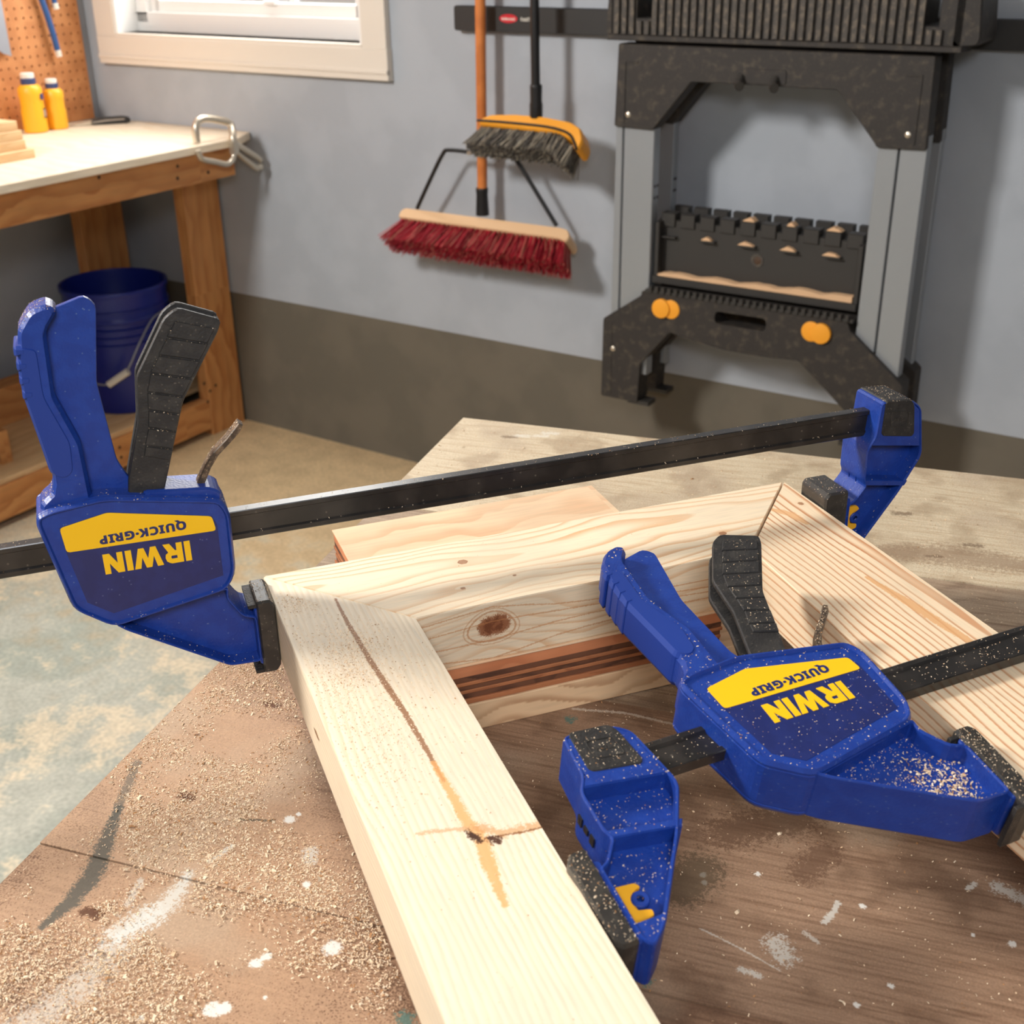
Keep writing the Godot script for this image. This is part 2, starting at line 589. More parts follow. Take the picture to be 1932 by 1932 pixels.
# a hanging panel light: housing, glowing panel, and its light just in front of it
func panel_lamp(called: String, label: String, pos: Vector3, target: Vector3, size: Vector2, energy: float, c: Color) -> void:
	var b := Basis.looking_at(target - pos, Vector3.UP if absf((target - pos).normalized().y) < 0.98 else Vector3.FORWARD)
	var t := thing(called, label, "lamp", Transform3D(b, pos))
	var h := Mb.new()
	h.box(Vector3(0, 0, 0.035), Vector3(size.x + 0.05, size.y + 0.05, 0.05), 0.006)
	part("housing", h, M.white_paint, t)
	var d := Mb.new()
	d.box(Vector3(0, 0, 0.006), Vector3(size.x, size.y, 0.008), 0.001)
	var em := mat(Color(0.9, 0.9, 0.88), 0.5)
	em.emission_enabled = true
	em.emission = c
	em.emission_energy_multiplier = 1.2
	part("diffuser", d, em, t)
	var s := Mb.new()
	s.tube(PackedVector3Array([b.inverse() * Vector3(0, 0.02, 0) + Vector3(0, 0, 0.05), b.inverse() * Vector3(0, 2.86 - pos.y, 0)]), 0.008, 8)
	part("hanger", s, M.steel, t)
	area(called + "_light", pos + (target - pos).normalized() * 0.01, target, size, energy, c)

# ---------------------------------------------------------------- materials
func materials() -> void:
	M.white_paint = mat(c8(232, 226, 214), 0.45)
	M.steel = mat(c8(170, 168, 164), 0.35, 0.9)
	M.wall = tri_mat(mottled(256, 0.02, 5, c8(163, 168, 175), c8(169, 174, 181), 0.3, 0.7), 0.8, 0.75, 0.35, true)
	M.band = tri_mat(mottled(256, 0.02, 6, c8(101, 95, 84), c8(108, 101, 89), 0.3, 0.7), 0.8, 0.7, 0.35, true)
	M.ceiling = mat(c8(178, 176, 172), 0.9)
	M.trim = mat(c8(220, 212, 200), 0.5)
	M.vinyl = mat(c8(236, 235, 232), 0.35)
	M.glass = mat(Color(1, 1, 1, 0.08), 0.02)
	M.glass.transparency = BaseMaterial3D.TRANSPARENCY_ALPHA
	M.blue = tri_mat(mottled(256, 0.05, 11, c8(19, 52, 132), c8(23, 58, 140), 0.3, 0.7, 0.004, c8(150, 150, 165)), 6.0, 0.42, 0.5)
	M.blue.heightmap_enabled = true
	M.blue.heightmap_texture = mottled(256, 0.35, 12, Color.BLACK, Color.WHITE, 0.2, 0.8)
	M.blue.heightmap_scale = 0.012
	M.blue_grip = mat(c8(20, 53, 134), 0.5)
	M.navy = tri_mat(mottled(256, 0.05, 13, c8(27, 38, 92), c8(30, 42, 99), 0.3, 0.7, 0.003, c8(150, 150, 160)), 6.0, 0.3, 0.5)
	M.yellow = mat(c8(244, 190, 18), 0.35)
	M.clip_yellow = mat(c8(235, 168, 30), 0.5)
	M.black = tri_mat(mottled(256, 0.05, 14, c8(40, 38, 37), c8(52, 49, 46), 0.3, 0.75, 0.02, c8(120, 108, 92)), 6.0, 0.55, 0.45)
	M.black.heightmap_enabled = true
	M.black.heightmap_texture = mottled(256, 0.4, 15, Color.BLACK, Color.WHITE, 0.2, 0.8)
	M.black.heightmap_scale = 0.02
	M.rubber = tri_mat(mottled(256, 0.05, 16, c8(48, 45, 42), c8(60, 56, 51), 0.3, 0.75, 0.02, c8(130, 118, 100)), 6.0, 0.34, 0.5)
	M.bar = tri_mat(mottled(256, 0.03, 17, c8(30, 28, 27), c8(46, 42, 39), 0.35, 0.8, 0.006, c8(140, 128, 112)), 4.0, 0.30, 0.55)
	M.bronze = tri_mat(mottled(256, 0.05, 18, c8(74, 62, 52), c8(120, 100, 80), 0.3, 0.8, 0.05, c8(190, 165, 130)), 10.0, 0.45, 0.5)
	M.bronze.metallic = 0.35
	M.chip = mat(Color.WHITE, 0.9, 0.0, 0.2)
	M.chip.vertex_color_use_as_albedo = true

	# pine of the frame: one texture for each board
	var nz := noise(1.0, 91, 2)
	var early := c8(232, 212, 182)
	var im := wood(1300, 560, 0.65, 0.28, {"seed": 21, "early": c8(233, 216, 190), "late": c8(216, 188, 150), "spacing": 0.0042, "amp": 0.010, "strength": 0.55, "sharp": 0.25})
	var sx := 1300 / 0.65
	var sy := 560 / 0.28
	# long pitch streak, stain and knots on the left board (u = c, v = a + 0.06)
	stroke(im, sx, sy, [[0.049, 0.0983], [0.082, 0.0984], [0.133, 0.1007], [0.188, 0.1047], [0.233, 0.1063], [0.257, 0.1067]], 0.0042, c8(150, 108, 76), 0.95, 0.35, nz, true)
	stroke(im, sx, sy, [[0.24, 0.1063], [0.29, 0.1075], [0.305, 0.1098], [0.328, 0.1071], [0.352, 0.1052]], 0.0085, c8(222, 158, 92), 0.75, 0.5, nz, true)
	stroke(im, sx, sy, [[0.297, 0.111], [0.3055, 0.120], [0.3065, 0.141]], 0.006, c8(196, 140, 88), 0.6, 0.9, nz)
	stroke(im, sx, sy, [[0.306, 0.112], [0.3085, 0.130], [0.309, 0.141]], 0.0012, c8(120, 70, 36), 0.8, 0.7, nz)
	stroke(im, sx, sy, [[0.296, 0.106], [0.292, 0.09], [0.291, 0.083]], 0.003, c8(196, 148, 104), 0.6, 0.9, nz)
	stroke(im, sx, sy, [[0.300, 0.1060], [0.306, 0.1085]], 0.0045, c8(62, 34, 18), 0.95, 0.9, nz)
	stroke(im, sx, sy, [[0.3075, 0.1155], [0.310, 0.1165]], 0.0052, c8(74, 40, 24), 0.95, 0.8, nz)
	stroke(im, sx, sy, [[0.150, 0.034], [0.164, 0.035]], 0.004, c8(128, 88, 54), 0.95, 0.3, nz, true)
	M.pine_left = uv_mat(im, 0.55, 0.4)
	im = wood(1000, 560, 0.46, 0.26, {"seed": 22, "early": early, "late": c8(206, 156, 110), "spacing": 0.0070, "amp": 0.030, "v0": 0.075, "d": 0.012, "slope": 0.05, "strength": 0.62, "sharp": 0.5, "warp_freq": 0.05,
		"knots": [[0.146, 0.020, 0.0075], [0.1327, 0.0715, 0.0032], [0.1209, 0.107, 0.0015], [0.3214, 0.1006, 0.0026], [0.1593, 0.103, 0.0012]]})
	# the big dark knot is on the face below the top edge: v = 0.1325 + depth + 0.04
	var kx := 1000 / 0.46
	var ky := 560 / 0.26
	for r in [[0.0195, 0.0135, 0.0010, 0.35], [0.0165, 0.0112, 0.0014, 0.5]]:
		var el := []
		for i in 25:
			el.append([0.132 + r[0] * cos(TAU * i / 24.0) + 0.002 * sin(TAU * i / 12.0), 0.1500 + r[1] * sin(TAU * i / 24.0)])
		stroke(im, kx, ky, el, r[2], c8(170, 108, 66), r[3], 0.3, nz)
	stroke(im, kx, ky, [[0.1295, 0.1500], [0.1375, 0.1492]], 0.0165, c8(140, 86, 56), 0.92, 0.22, nz)
	stroke(im, kx, ky, [[0.1310, 0.1500], [0.1360, 0.1495]], 0.0105, c8(104, 58, 36), 0.75, 0.7, nz)
	stroke(im, kx, ky, [[0.1330, 0.1510], [0.1370, 0.1480]], 0.0030, c8(150, 96, 64), 0.7, 0.9, nz)
	for j in 4:
		var ln := []
		for i in 17:
			var u := 0.02 + 0.36 * i / 16.0
			ln.append([u, 0.1660 - j * 0.0072 + 0.0035 * sin(u * 17.0 + j) + 0.004 * exp(-pow((u - 0.134) / 0.03, 2.0)) * (1.5 - j)])
		stroke(im, kx, ky, ln, 0.0011, c8(190, 128, 82), 0.55, 0.5, nz)
	M.pine_back = uv_mat(im, 0.55, 0.4)
	im = wood(1300, 560, 0.65, 0.28, {"seed": 23, "early": c8(233, 209, 176), "late": c8(188, 128, 86), "spacing": 0.0056, "amp": 0.012, "v0": 0.145, "d": 0.008, "slope": 0.012, "strength": 0.95, "sharp": 0.62, "warp_freq": 0.05,
		"knots": [[0.0389, 0.1407, 0.0022]]})
	stroke(im, sx, sy, [[0.155, 0.118], [0.19, 0.1225], [0.23, 0.126], [0.265, 0.130]], 0.009, c8(214, 158, 104), 0.75, 0.25, nz, true)
	stroke(im, sx, sy, [[0.036, 0.113], [0.052, 0.124], [0.070, 0.126]], 0.009, c8(220, 164, 110), 0.7, 0.25, nz, true)
	M.pine_right = uv_mat(im, 0.55, 0.4)

	# plywood plies and the light strip below
	M.ply_dark = tri_mat(ImageTexture.create_from_image(wood(256, 256, 0.3, 0.05, {"seed": 31, "early": c8(110, 70, 48), "late": c8(70, 42, 28), "spacing": 0.004, "amp": 0.01, "strength": 0.8})), 4.0, 0.8)
	M.ply_mid = tri_mat(ImageTexture.create_from_image(wood(256, 256, 0.3, 0.05, {"seed": 32, "early": c8(176, 112, 72), "late": c8(140, 82, 50), "spacing": 0.004, "amp": 0.01, "strength": 0.8})), 4.0, 0.8)
	M.ply_red = tri_mat(ImageTexture.create_from_image(wood(256, 256, 0.3, 0.05, {"seed": 35, "early": c8(204, 132, 90), "late": c8(176, 104, 66), "spacing": 0.006, "amp": 0.01, "strength": 0.6})), 4.0, 0.7)
	M.ply_top = tri_mat(ImageTexture.create_from_image(wood(400, 300, 0.3, 0.25, {"seed": 33, "early": c8(232, 200, 164), "late": c8(214, 166, 126), "spacing": 0.03, "amp": 0.04, "strength": 0.7, "sharp": 0.3})), 3.3, 0.7)
	M.strip = tri_mat(ImageTexture.create_from_image(wood(400, 200, 0.3, 0.1, {"seed": 34, "early": c8(222, 188, 148), "late": c8(176, 134, 98), "spacing": 0.005, "amp": 0.008, "strength": 0.8})), 3.3, 0.75)

	# construction lumber and plywood of the workbench
	M.lumber = tri_mat(ImageTexture.create_from_image(wood(512, 256, 0.8, 0.3, {"seed": 41, "early": c8(206, 146, 88), "late": c8(176, 112, 60), "spacing": 0.02, "amp": 0.03, "strength": 0.8, "sharp": 0.3})), 1.25, 0.6)
	M.lumber_pale = tri_mat(ImageTexture.create_from_image(wood(512, 256, 0.8, 0.3, {"seed": 42, "early": c8(226, 192, 146), "late": c8(204, 160, 112), "spacing": 0.02, "amp": 0.03, "strength": 0.6, "sharp": 0.3})), 1.25, 0.6)
	M.bench_top = tri_mat(ImageTexture.create_from_image(wood(512, 512, 0.8, 0.8, {"seed": 43, "early": c8(232, 217, 194), "late": c8(222, 202, 172), "spacing": 0.05, "amp": 0.08, "strength": 0.6, "sharp": 0.2})), 1.2, 0.5)
	M.pegboard = tri_mat(mottled(256, 0.03, 44, c8(186, 122, 72), c8(200, 136, 84), 0.3, 0.7), 2.0, 0.6)

	# sawhorse
	M.horse = tri_mat(mottled(512, 0.03, 51, c8(50, 46, 43), c8(78, 70, 60), 0.45, 1.0, 0.06, c8(104, 92, 76)), 2.2, 0.6, 0.4)
	M.horse_rib = tri_mat(mottled(256, 0.05, 52, c8(74, 69, 64), c8(104, 94, 82), 0.35, 0.9, 0.05, c8(136, 120, 98)), 4.0, 0.6, 0.4)
	M.horse_dark = mat(c8(50, 47, 44), 0.5)
	M.alu = mat(c8(160, 163, 166), 0.38, 0.5)
	M.orange = mat(c8(240, 160, 40), 0.45)
	M.tan_dust = mat(c8(218, 178, 138), 0.9)

	M.red = mat(c8(176, 18, 34), 0.5)
	M.red.vertex_color_use_as_albedo = true
	M.red.albedo_color = Color.WHITE
	M.broom_wood = mat(c8(222, 184, 142), 0.5)
	M.handle_wood = tri_mat(mottled(128, 0.03, 61, c8(184, 104, 48), c8(204, 122, 60), 0.3, 0.7), 3.0, 0.4)
	M.broom_yellow = mat(c8(236, 158, 40), 0.45)
	M.gloss_black = mat(c8(26, 25, 25), 0.35)
	M.matt_black = mat(c8(38, 36, 35), 0.55)
	M.bucket = mat(c8(18, 36, 128), 0.35)
	M.wire = mat(c8(160, 165, 175), 0.4, 0.5)
	M.white_plastic = mat(c8(228, 222, 210), 0.45)
	M.bottle = mat(c8(244, 176, 36), 0.4)
	M.cap_blue = mat(c8(52, 66, 110), 0.4)
	M.label_grey = mat(c8(150, 140, 130), 0.5)
	M.tool_blue = mat(c8(44, 84, 140), 0.4)
	M.nickel = mat(c8(205, 196, 180), 0.3, 0.75)
	M.badge_red = mat(c8(200, 30, 44), 0.4)
	M.nail = mat(c8(70, 48, 30), 0.6)

# ---------------------------------------------------------------- the room
func room() -> void:
	# concrete floor with tan sawdust lying in patches
	var S := 1024
	var a := noise_bytes(S, S, S, S, 0.0065, 71, 5)
	var b := noise_bytes(S, S, S, S, 0.042, 72, 5)
	var d := noise_bytes(S, S, S, S, 0.35, 73, 2)
	var e := noise_bytes(S, S, S, S, 0.012, 74, 4)
	var out := PackedByteArray()
	out.resize(S * S * 3)
	var grey := c8(180, 179, 166)
	var green := c8(165, 168, 156)
	var tan_c := c8(206, 174, 130)
	var pale_dust := c8(207, 190, 163)
	for y in S:
		for x in S:
			var i := y * S + x
			var c := grey.lerp(green, smoothstep(0.35, 0.75, e[i] / 255.0))
			var t := smoothstep(0.47, 0.68, a[i] / 255.0 * 0.42 + b[i] / 255.0 * 0.50 + e[i] / 255.0 * 0.08 + (d[i] / 255.0 - 0.5) * 0.22)
			# the dust lies thicker along the back wall (z < 0.6 m)
			var zz := y * 4.0 / S
			t = maxf(t, smoothstep(1.25, 0.55, zz + (b[i] / 255.0 - 0.5) * 0.9))
			c = c.lerp(pale_dust.lerp(tan_c, smoothstep(1.3, 0.6, zz + (a[i] / 255.0 - 0.5) * 0.6)), t * 0.85)
			var g := 1.0 + (d[i] / 255.0 - 0.5) * 0.22 + (b[i] / 255.0 - 0.5) * 0.14
			out[i * 3] = int(clampf(c.r * g, 0, 1) * 255.0)
			out[i * 3 + 1] = int(clampf(c.g * g, 0, 1) * 255.0)
			out[i * 3 + 2] = int(clampf(c.b * g, 0, 1) * 255.0)
	var fm := mat(Color.WHITE, 0.55, 0.0, 0.4)
	fm.albedo_texture = tex(S, S, out)
	var f := Mb.new()
	f.uv_kind = 3; f.uv_a = 4.0; f.uv_b = 4.0; f.uv_off = 3.3
	f.box(Vector3(-0.35, -0.05, 2.45), Vector3(5.9, 0.1, 5.4))
	struct("floor", f, fm)
	var m := Mb.new()
	m.box(Vector3(-0.35, 2.91, 2.45), Vector3(5.9, 0.1, 5.4))
	struct("ceiling", m, M.ceiling)
	# back wall with the window opening (x -3.0 .. -2.085, y 1.13 .. 2.50)
	m = Mb.new()
	var wb := 0.411
	m.box(Vector3((-3.29 - 3.0) / 2, (wb + 2.86) / 2, -0.08), Vector3(0.29, 2.86 - wb, 0.16))
	m.box(Vector3((-2.085 + 2.6) / 2, (wb + 2.86) / 2, -0.08), Vector3(4.685, 2.86 - wb, 0.16))
	m.box(Vector3(-2.5425, (wb + 1.13) / 2, -0.08), Vector3(0.915, 1.13 - wb, 0.16))
	m.box(Vector3(-2.5425, (2.50 + 2.86) / 2, -0.08), Vector3(0.915, 0.36, 0.16))
	var wall := struct("wall_back", m, M.wall)
	m = Mb.new()
	m.box(Vector3(-0.345, wb / 2, -0.08), Vector3(5.89, wb, 0.16))
	var wbnd := part("painted_band", m, M.band, wall)
	wbnd.set_meta("label", "dark grey painted lower band of the wall")
	for w in [["wall_left", Vector3(-3.225, 1.43, 2.45), Vector3(0.17, 2.86, 5.4)], ["wall_right", Vector3(2.55, 1.43, 2.45), Vector3(0.1, 2.86, 5.4)], ["wall_front", Vector3(-0.35, 1.43, 5.1), Vector3(5.9, 2.86, 0.1)]]:
		m = Mb.new()
		m.box(w[1], w[2])
		struct(w[0], m, M.wall)
	# window: casing, jamb, sashes with muntins, panes
	m = Mb.new()
	m.box(Vector3(-2.541, 1.083, 0.011), Vector3(1.065, 0.075, 0.022), 0.002)
	m.box(Vector3(-2.541, 1.066, 0.020), Vector3(1.065, 0.010, 0.012), 0.002)
	m.box(Vector3(-3.035, 1.81, 0.010), Vector3(0.078, 1.38, 0.020), 0.002)
	m.box(Vector3(-2.050, 1.81, 0.010), Vector3(0.078, 1.38, 0.020), 0.002)
	m.box(Vector3(-2.541, 2.535, 0.010), Vector3(1.065, 0.075, 0.020), 0.002)
	var win := struct("window_1", m, M.trim)
	m = Mb.new()
	m.box(Vector3(-2.5425, 1.122, -0.03), Vector3(0.905, 0.016, 0.10), 0.002)
	part("window_sill", m, M.trim, win)
	m = Mb.new()
	for x in [-2.9925, -2.0925]: m.box(Vector3(x, 1.81, -0.06), Vector3(0.012, 1.38, 0.15), 0.001)
	m.box(Vector3(-2.5425, 2.494, -0.06), Vector3(0.905, 0.012, 0.15), 0.001)
	part("window_jamb", m, M.vinyl, win)
	m = Mb.new()
	for x in [-2.965, -2.12]: m.box(Vector3(x, 1.81, -0.085), Vector3(0.045, 1.37, 0.045), 0.003)
	m.box(Vector3(-2.5425, 1.155, -0.085), Vector3(0.89, 0.055, 0.045), 0.003)
	m.box(Vector3(-2.5425, 2.47, -0.085), Vector3(0.89, 0.045, 0.045), 0.003)
	var sash := part("window_frame", m, M.vinyl, win)
	m = Mb.new()
	for x in [-2.925, -2.165]: m.box(Vector3(x, 1.81, -0.095), Vector3(0.035, 1.29, 0.03), 0.003)
	m.box(Vector3(-2.545, 1.198, -0.095), Vector3(0.76, 0.032, 0.03), 0.003)
	m.box(Vector3(-2.545, 1.82, -0.090), Vector3(0.76, 0.035, 0.03), 0.003)
	part("sash", m, M.vinyl, win)
	for x in [-2.655, -2.405]:
		m = Mb.new()
		m.box(Vector3(x, 1.81, -0.097), Vector3(0.018, 1.26, 0.014), 0.002)
		part("muntin", m, M.vinyl, win)
	for y in [1.51, 2.14]:
		m = Mb.new()
		m.box(Vector3(-2.545, y, -0.097), Vector3(0.76, 0.018, 0.014), 0.002)
		part("muntin", m, M.vinyl, win)
	for k in 3:
		m = Mb.new()
		m.box(Vector3(-2.786 + k * 0.255, 1.82, -0.105), Vector3(0.245, 1.25, 0.004))
		part("pane", m, M.glass, win)
	m = Mb.new()
	m.box(Vector3(-2.47, 1.215, -0.075), Vector3(0.04, 0.012, 0.018), 0.003)
	part("sash_lock", m, M.vinyl, sash)
	panel_lamp("shop_light", "square white panel lamp hanging from the ceiling", Vector3(-2.15, 2.35, 2.75), Vector3(-0.6, 0.9, 1.2), Vector2(0.45, 0.45), 9.2, Color(1.0, 0.985, 0.965))
	panel_lamp("added_fill_panel", "added unseen fill panel that brightens the near sides of the clamps", Vector3(0.35, 1.98, 3.05), Vector3(-0.35, 0.95, 2.0), Vector2(0.6, 0.4), 2.2, Color(0.97, 0.98, 1.0))  # added fill source behind the camera, brightens the clamp faces turned to it

# ---------------------------------------------------------------- the plank table
func table() -> void:
	var W := 1100
	var H := 1400
	var lx := 0.72
	var ly := 0.92
	var sx := W / lx
	var sy := H / ly
	var fib := noise_bytes(W, H, W / 20, H, 0.2, 81, 4)
	var tone := noise_bytes(W, H, 220, 280, 0.02, 82, 4)
	var blot := noise_bytes(W, H, 275, 350, 0.035, 83, 5)
	var fine := noise_bytes(W, H, W, H, 0.4, 84, 2)
	var warp := noise_bytes(W, H, 40, 100, 0.05, 85, 3)
	var out := PackedByteArray()
	out.resize(W * H * 3)
	# planks, back to front: base and grain colours
	var seams := [0.234, 0.487, 0.733, 9.0]
	var base := [c8(204, 188, 160), c8(164, 142, 118), c8(152, 122, 98), c8(140, 108, 84)]  # beige back plank lightened: glancing window reflection put into its colour
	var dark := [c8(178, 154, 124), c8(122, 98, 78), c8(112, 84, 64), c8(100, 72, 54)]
	var to_frame := FX.affine_inverse() * TX
	for y in H:
		var ty := y / sy
		for x in W:
			var i := y * W + x
			var tx := x / sx
			var k := 0
			while ty > seams[k]: k += 1
			var fb := fib[i] / 255.0
			var tn := tone[i] / 255.0
			var ring := fposmod((ty + warp[i] / 255.0 * 0.05) / (0.017 + 0.004 * k), 1.0)
			var l := smoothstep(0.5, 0.95, ring) * (1.0 - smoothstep(0.95, 1.0, ring)) * 0.45
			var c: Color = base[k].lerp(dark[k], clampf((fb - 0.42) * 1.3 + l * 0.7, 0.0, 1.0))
			c = c.lerp(dark[k].darkened(0.12), smoothstep(0.55, 0.85, blot[i] / 255.0) * 0.55)
			# fine tan sawdust lying on the open left side, grain by grain
			var fr: Vector3 = to_frame * Vector3(tx, 0, ty)
			var dp := smoothstep(0.03, -0.01, fr.x) * (0.45 + 0.45 * tn + 0.5 * (blot[i] / 255.0 - 0.5)) + 0.10 * tn
			if ty < 0.234: dp = maxf(dp, 0.25 * tn + 0.1)
			if fine[i] / 255.0 < dp: c = c.lerp(c8(190, 154, 122), 0.55 + 0.35 * fb)
			# worn, greyer patches
			c = c.lerp(c8(176, 158, 136), smoothstep(0.60, 0.85, tn) * 0.4)
			var g := 1.0 + (fine[i] / 255.0 - 0.5) * 0.20
			out[i * 3] = int(clampf(c.r * g, 0, 1) * 255.0)
			out[i * 3 + 1] = int(clampf(c.g * g, 0, 1) * 255.0)
			out[i * 3 + 2] = int(clampf(c.b * g, 0, 1) * 255.0)
	var im := Image.create_from_data(W, H, false, Image.FORMAT_RGB8, out)
	var nz := noise(1.0, 92, 3)
	var paint := c8(204, 202, 193)
	var white := c8(220, 217, 208)
	var grey := c8(84, 82, 74)
	# dried paint, brush marks, stains
	stroke(im, sx, sy, [[0.011, 0.648], [0.024, 0.684], [0.030, 0.700]], 0.007, grey, 0.55, 0.9, nz)
	stroke(im, sx, sy, [[0.026, 0.690], [0.038, 0.721], [0.047, 0.747], [0.048, 0.769], [0.045, 0.789]], 0.014, c8(78, 76, 68), 0.8, 0.7, nz, true)
	stroke(im, sx, sy, [[0.100, 0.728], [0.102, 0.752], [0.098, 0.768], [0.090, 0.782]], 0.014, paint, 0.8, 1.2, nz, true)
	stroke(im, sx, sy, [[0.095, 0.766], [0.088, 0.782]], 0.018, paint, 0.8, 1.0, nz)
	stroke(im, sx, sy, [[0.076, 0.742], [0.080, 0.760]], 0.005, paint, 0.6, 1.0, nz)
	stroke(im, sx, sy, [[0.093, 0.792], [0.091, 0.82], [0.085, 0.838], [0.078, 0.858]], 0.022, paint, 0.6, 1.6, nz)
	stroke(im, sx, sy, [[0.112, 0.700], [0.107, 0.716]], 0.004, paint, 0.8, 0.8, nz)
	for s in [[0.134, 0.668, 0.008], [0.137, 0.662, 0.004], [0.170, 0.716, 0.006], [0.171, 0.777, 0.008], [0.174, 0.771, 0.007], [0.205, 0.755, 0.012], [0.165, 0.811, 0.011], [0.170, 0.809, 0.009], [0.133, 0.827, 0.004], [0.187, 0.796, 0.003]]:
		stroke(im, sx, sy, [[s[0], s[1]]], s[2], white, 0.95, 0.35, nz)
	stroke(im, sx, sy, [[0.159, 0.690], [0.163, 0.698]], 0.009, paint, 0.7, 0.9, nz)
	for k in [[0.061, 0.668, 0.007], [0.064, 0.561, 0.008], [0.064, 0.772, 0.008]]:
		stroke(im, sx, sy, [[k[0] - 0.003, k[1]], [k[0] + 0.004, k[1]]], k[2], c8(86, 52, 32), 0.9, 0.8, nz)
	stroke(im, sx, sy, [[0.103, 0.678], [0.125, 0.672]], 0.002, c8(70, 66, 54), 0.7, 0.9, nz)
	stroke(im, sx, sy, [[0.461, 0.640], [0.458, 0.650], [0.455, 0.657]], 0.004, paint, 0.75, 0.8, nz)
	for s in [[0.474, 0.638, 0.0045], [0.532, 0.642, 0.003], [0.552, 0.643, 0.005], [0.492, 0.692, 0.004], [0.385, 0.640, 0.0045], [0.387, 0.646, 0.004], [0.476, 0.71, 0.004], [0.415, 0.63, 0.004]]:
		stroke(im, sx, sy, [[s[0], s[1]]], s[2], white, 0.9, 0.5, nz)
	stroke(im, sx, sy, [[0.432, 0.680], [0.437, 0.688]], 0.012, paint, 0.7, 1.3, nz)
	stroke(im, sx, sy, [[0.546, 0.600], [0.560, 0.606]], 0.009, paint, 0.75, 1.3, nz)
	stroke(im, sx, sy, [[0.530, 0.606], [0.533, 0.601]], 0.004, paint, 0.75, 0.6, nz)
	stroke(im, sx, sy, [[0.417, 0.704], [0.426, 0.706]], 0.004, paint, 0.7, 1.0, nz)
	stroke(im, sx, sy, [[0.446, 0.668], [0.453, 0.673]], 0.003, paint, 0.6, 0.9, nz)
	stroke(im, sx, sy, [[0.391, 0.682], [0.415, 0.690], [0.436, 0.699]], 0.0012, paint, 0.6, 0.8, nz)
	stroke(im, sx, sy, [[0.383, 0.636], [0.376, 0.655]], 0.030, c8(74, 62, 46), 0.6, 0.7, nz)
	stroke(im, sx, sy, [[0.392, 0.600], [0.413, 0.585], [0.430, 0.575]], 0.030, c8(82, 58, 42), 0.55, 0.9, nz)
	stroke(im, sx, sy, [[0.440, 0.620], [0.450, 0.600]], 0.020, c8(86, 60, 44), 0.5, 0.9, nz)
	stroke(im, sx, sy, [[0.269, 0.503], [0.305, 0.497], [0.347, 0.501]], 0.003, c8(206, 196, 180), 0.6, 0.7, nz)
	for s in [[0.270, 0.516, 0.008], [0.261, 0.787, 0.010], [0.370, 0.726, 0.008]]:
		stroke(im, sx, sy, [[s[0], s[1]]], s[2], c8(70, 112, 106), 0.7, 1.0, nz)
	for s in [[0.067, 0.040, 0.008, 0], [0.080, 0.033, 0.010, 1], [0.106, 0.018, 0.010, 1], [0.098, 0.028, 0.008, 1], [0.473, 0.115, 0.010, 0], [0.535, 0.163, 0.008, 0], [0.503, 0.194, 0.007, 0], [0.36, 0.10, 0.01, 1]]:
		stroke(im, sx, sy, [[s[0] - 0.006, s[1]], [s[0] + 0.006, s[1] - 0.002]], s[2] * 0.8, white if s[3] else c8(104, 84, 64), 0.6, 1.2, nz)
	stroke(im, sx, sy, [[0.44, 0.200], [0.52, 0.186], [0.60, 0.190]], 0.04, c8(122, 96, 74), 0.45, 1.0, nz, true)
	var bump := noise(0.25, 86, 4).get_seamless_image(512, 512)
	var tm := uv_mat(im, 0.62, 0.4, ImageTexture.create_from_image(bump), 0.03)

	var t := thing("plank_table", "old paint-spotted plank table under the pine frame", "table", TX)
	var edges := [0.0, 0.234, 0.487, 0.733, 0.985, 1.08]
	var rg := RandomNumberGenerator.new()
	rg.seed = 5
	for k in 5:
		var m := Mb.new()
		m.uv_kind = 4; m.uv_a = lx; m.uv_b = ly
		var drop := [0.0, 0.0006, 0.0, 0.0008, 0.0][k] as float
		var z0: float = edges[k] + (0.0004 if k else 0.0)
		var z1: float = edges[k + 1] - 0.0004
		var cx := [[0.0, lx], [lx, 1.2]]
		for e in cx:
			m.prism(PackedVector2Array([Vector2(e[0], -0.04 - drop), Vector2(e[1], -0.04 - drop), Vector2(e[1], -drop), Vector2(e[0], -drop)]), z0, z1)
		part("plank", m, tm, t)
	for p in [[0.06, 0.08], [1.12, 0.08], [0.06, 1.0], [1.12, 1.0]]:
		var m := Mb.new()
		m.box(Vector3(0, 0, 0), Vector3(0.824, 0.09, 0.09), 0.003)
		part("leg", m, M.lumber, t, Transform3D(Basis(Vector3(0, 0, 1), PI / 2), Vector3(p[0], -0.04 - 0.432 + 0.02, p[1])))
	for p in [[0.59, 0.08, 1.0, 0.0], [0.59, 1.0, 1.0, 0.0], [0.06, 0.54, 0.83, PI / 2], [1.12, 0.54, 0.83, PI / 2]]:
		var m := Mb.new()
		m.box(Vector3.ZERO, Vector3(p[2], 0.09, 0.038), 0.003)
		part("apron", m, M.lumber, t, at(p[0], -0.085, p[1], p[3]))

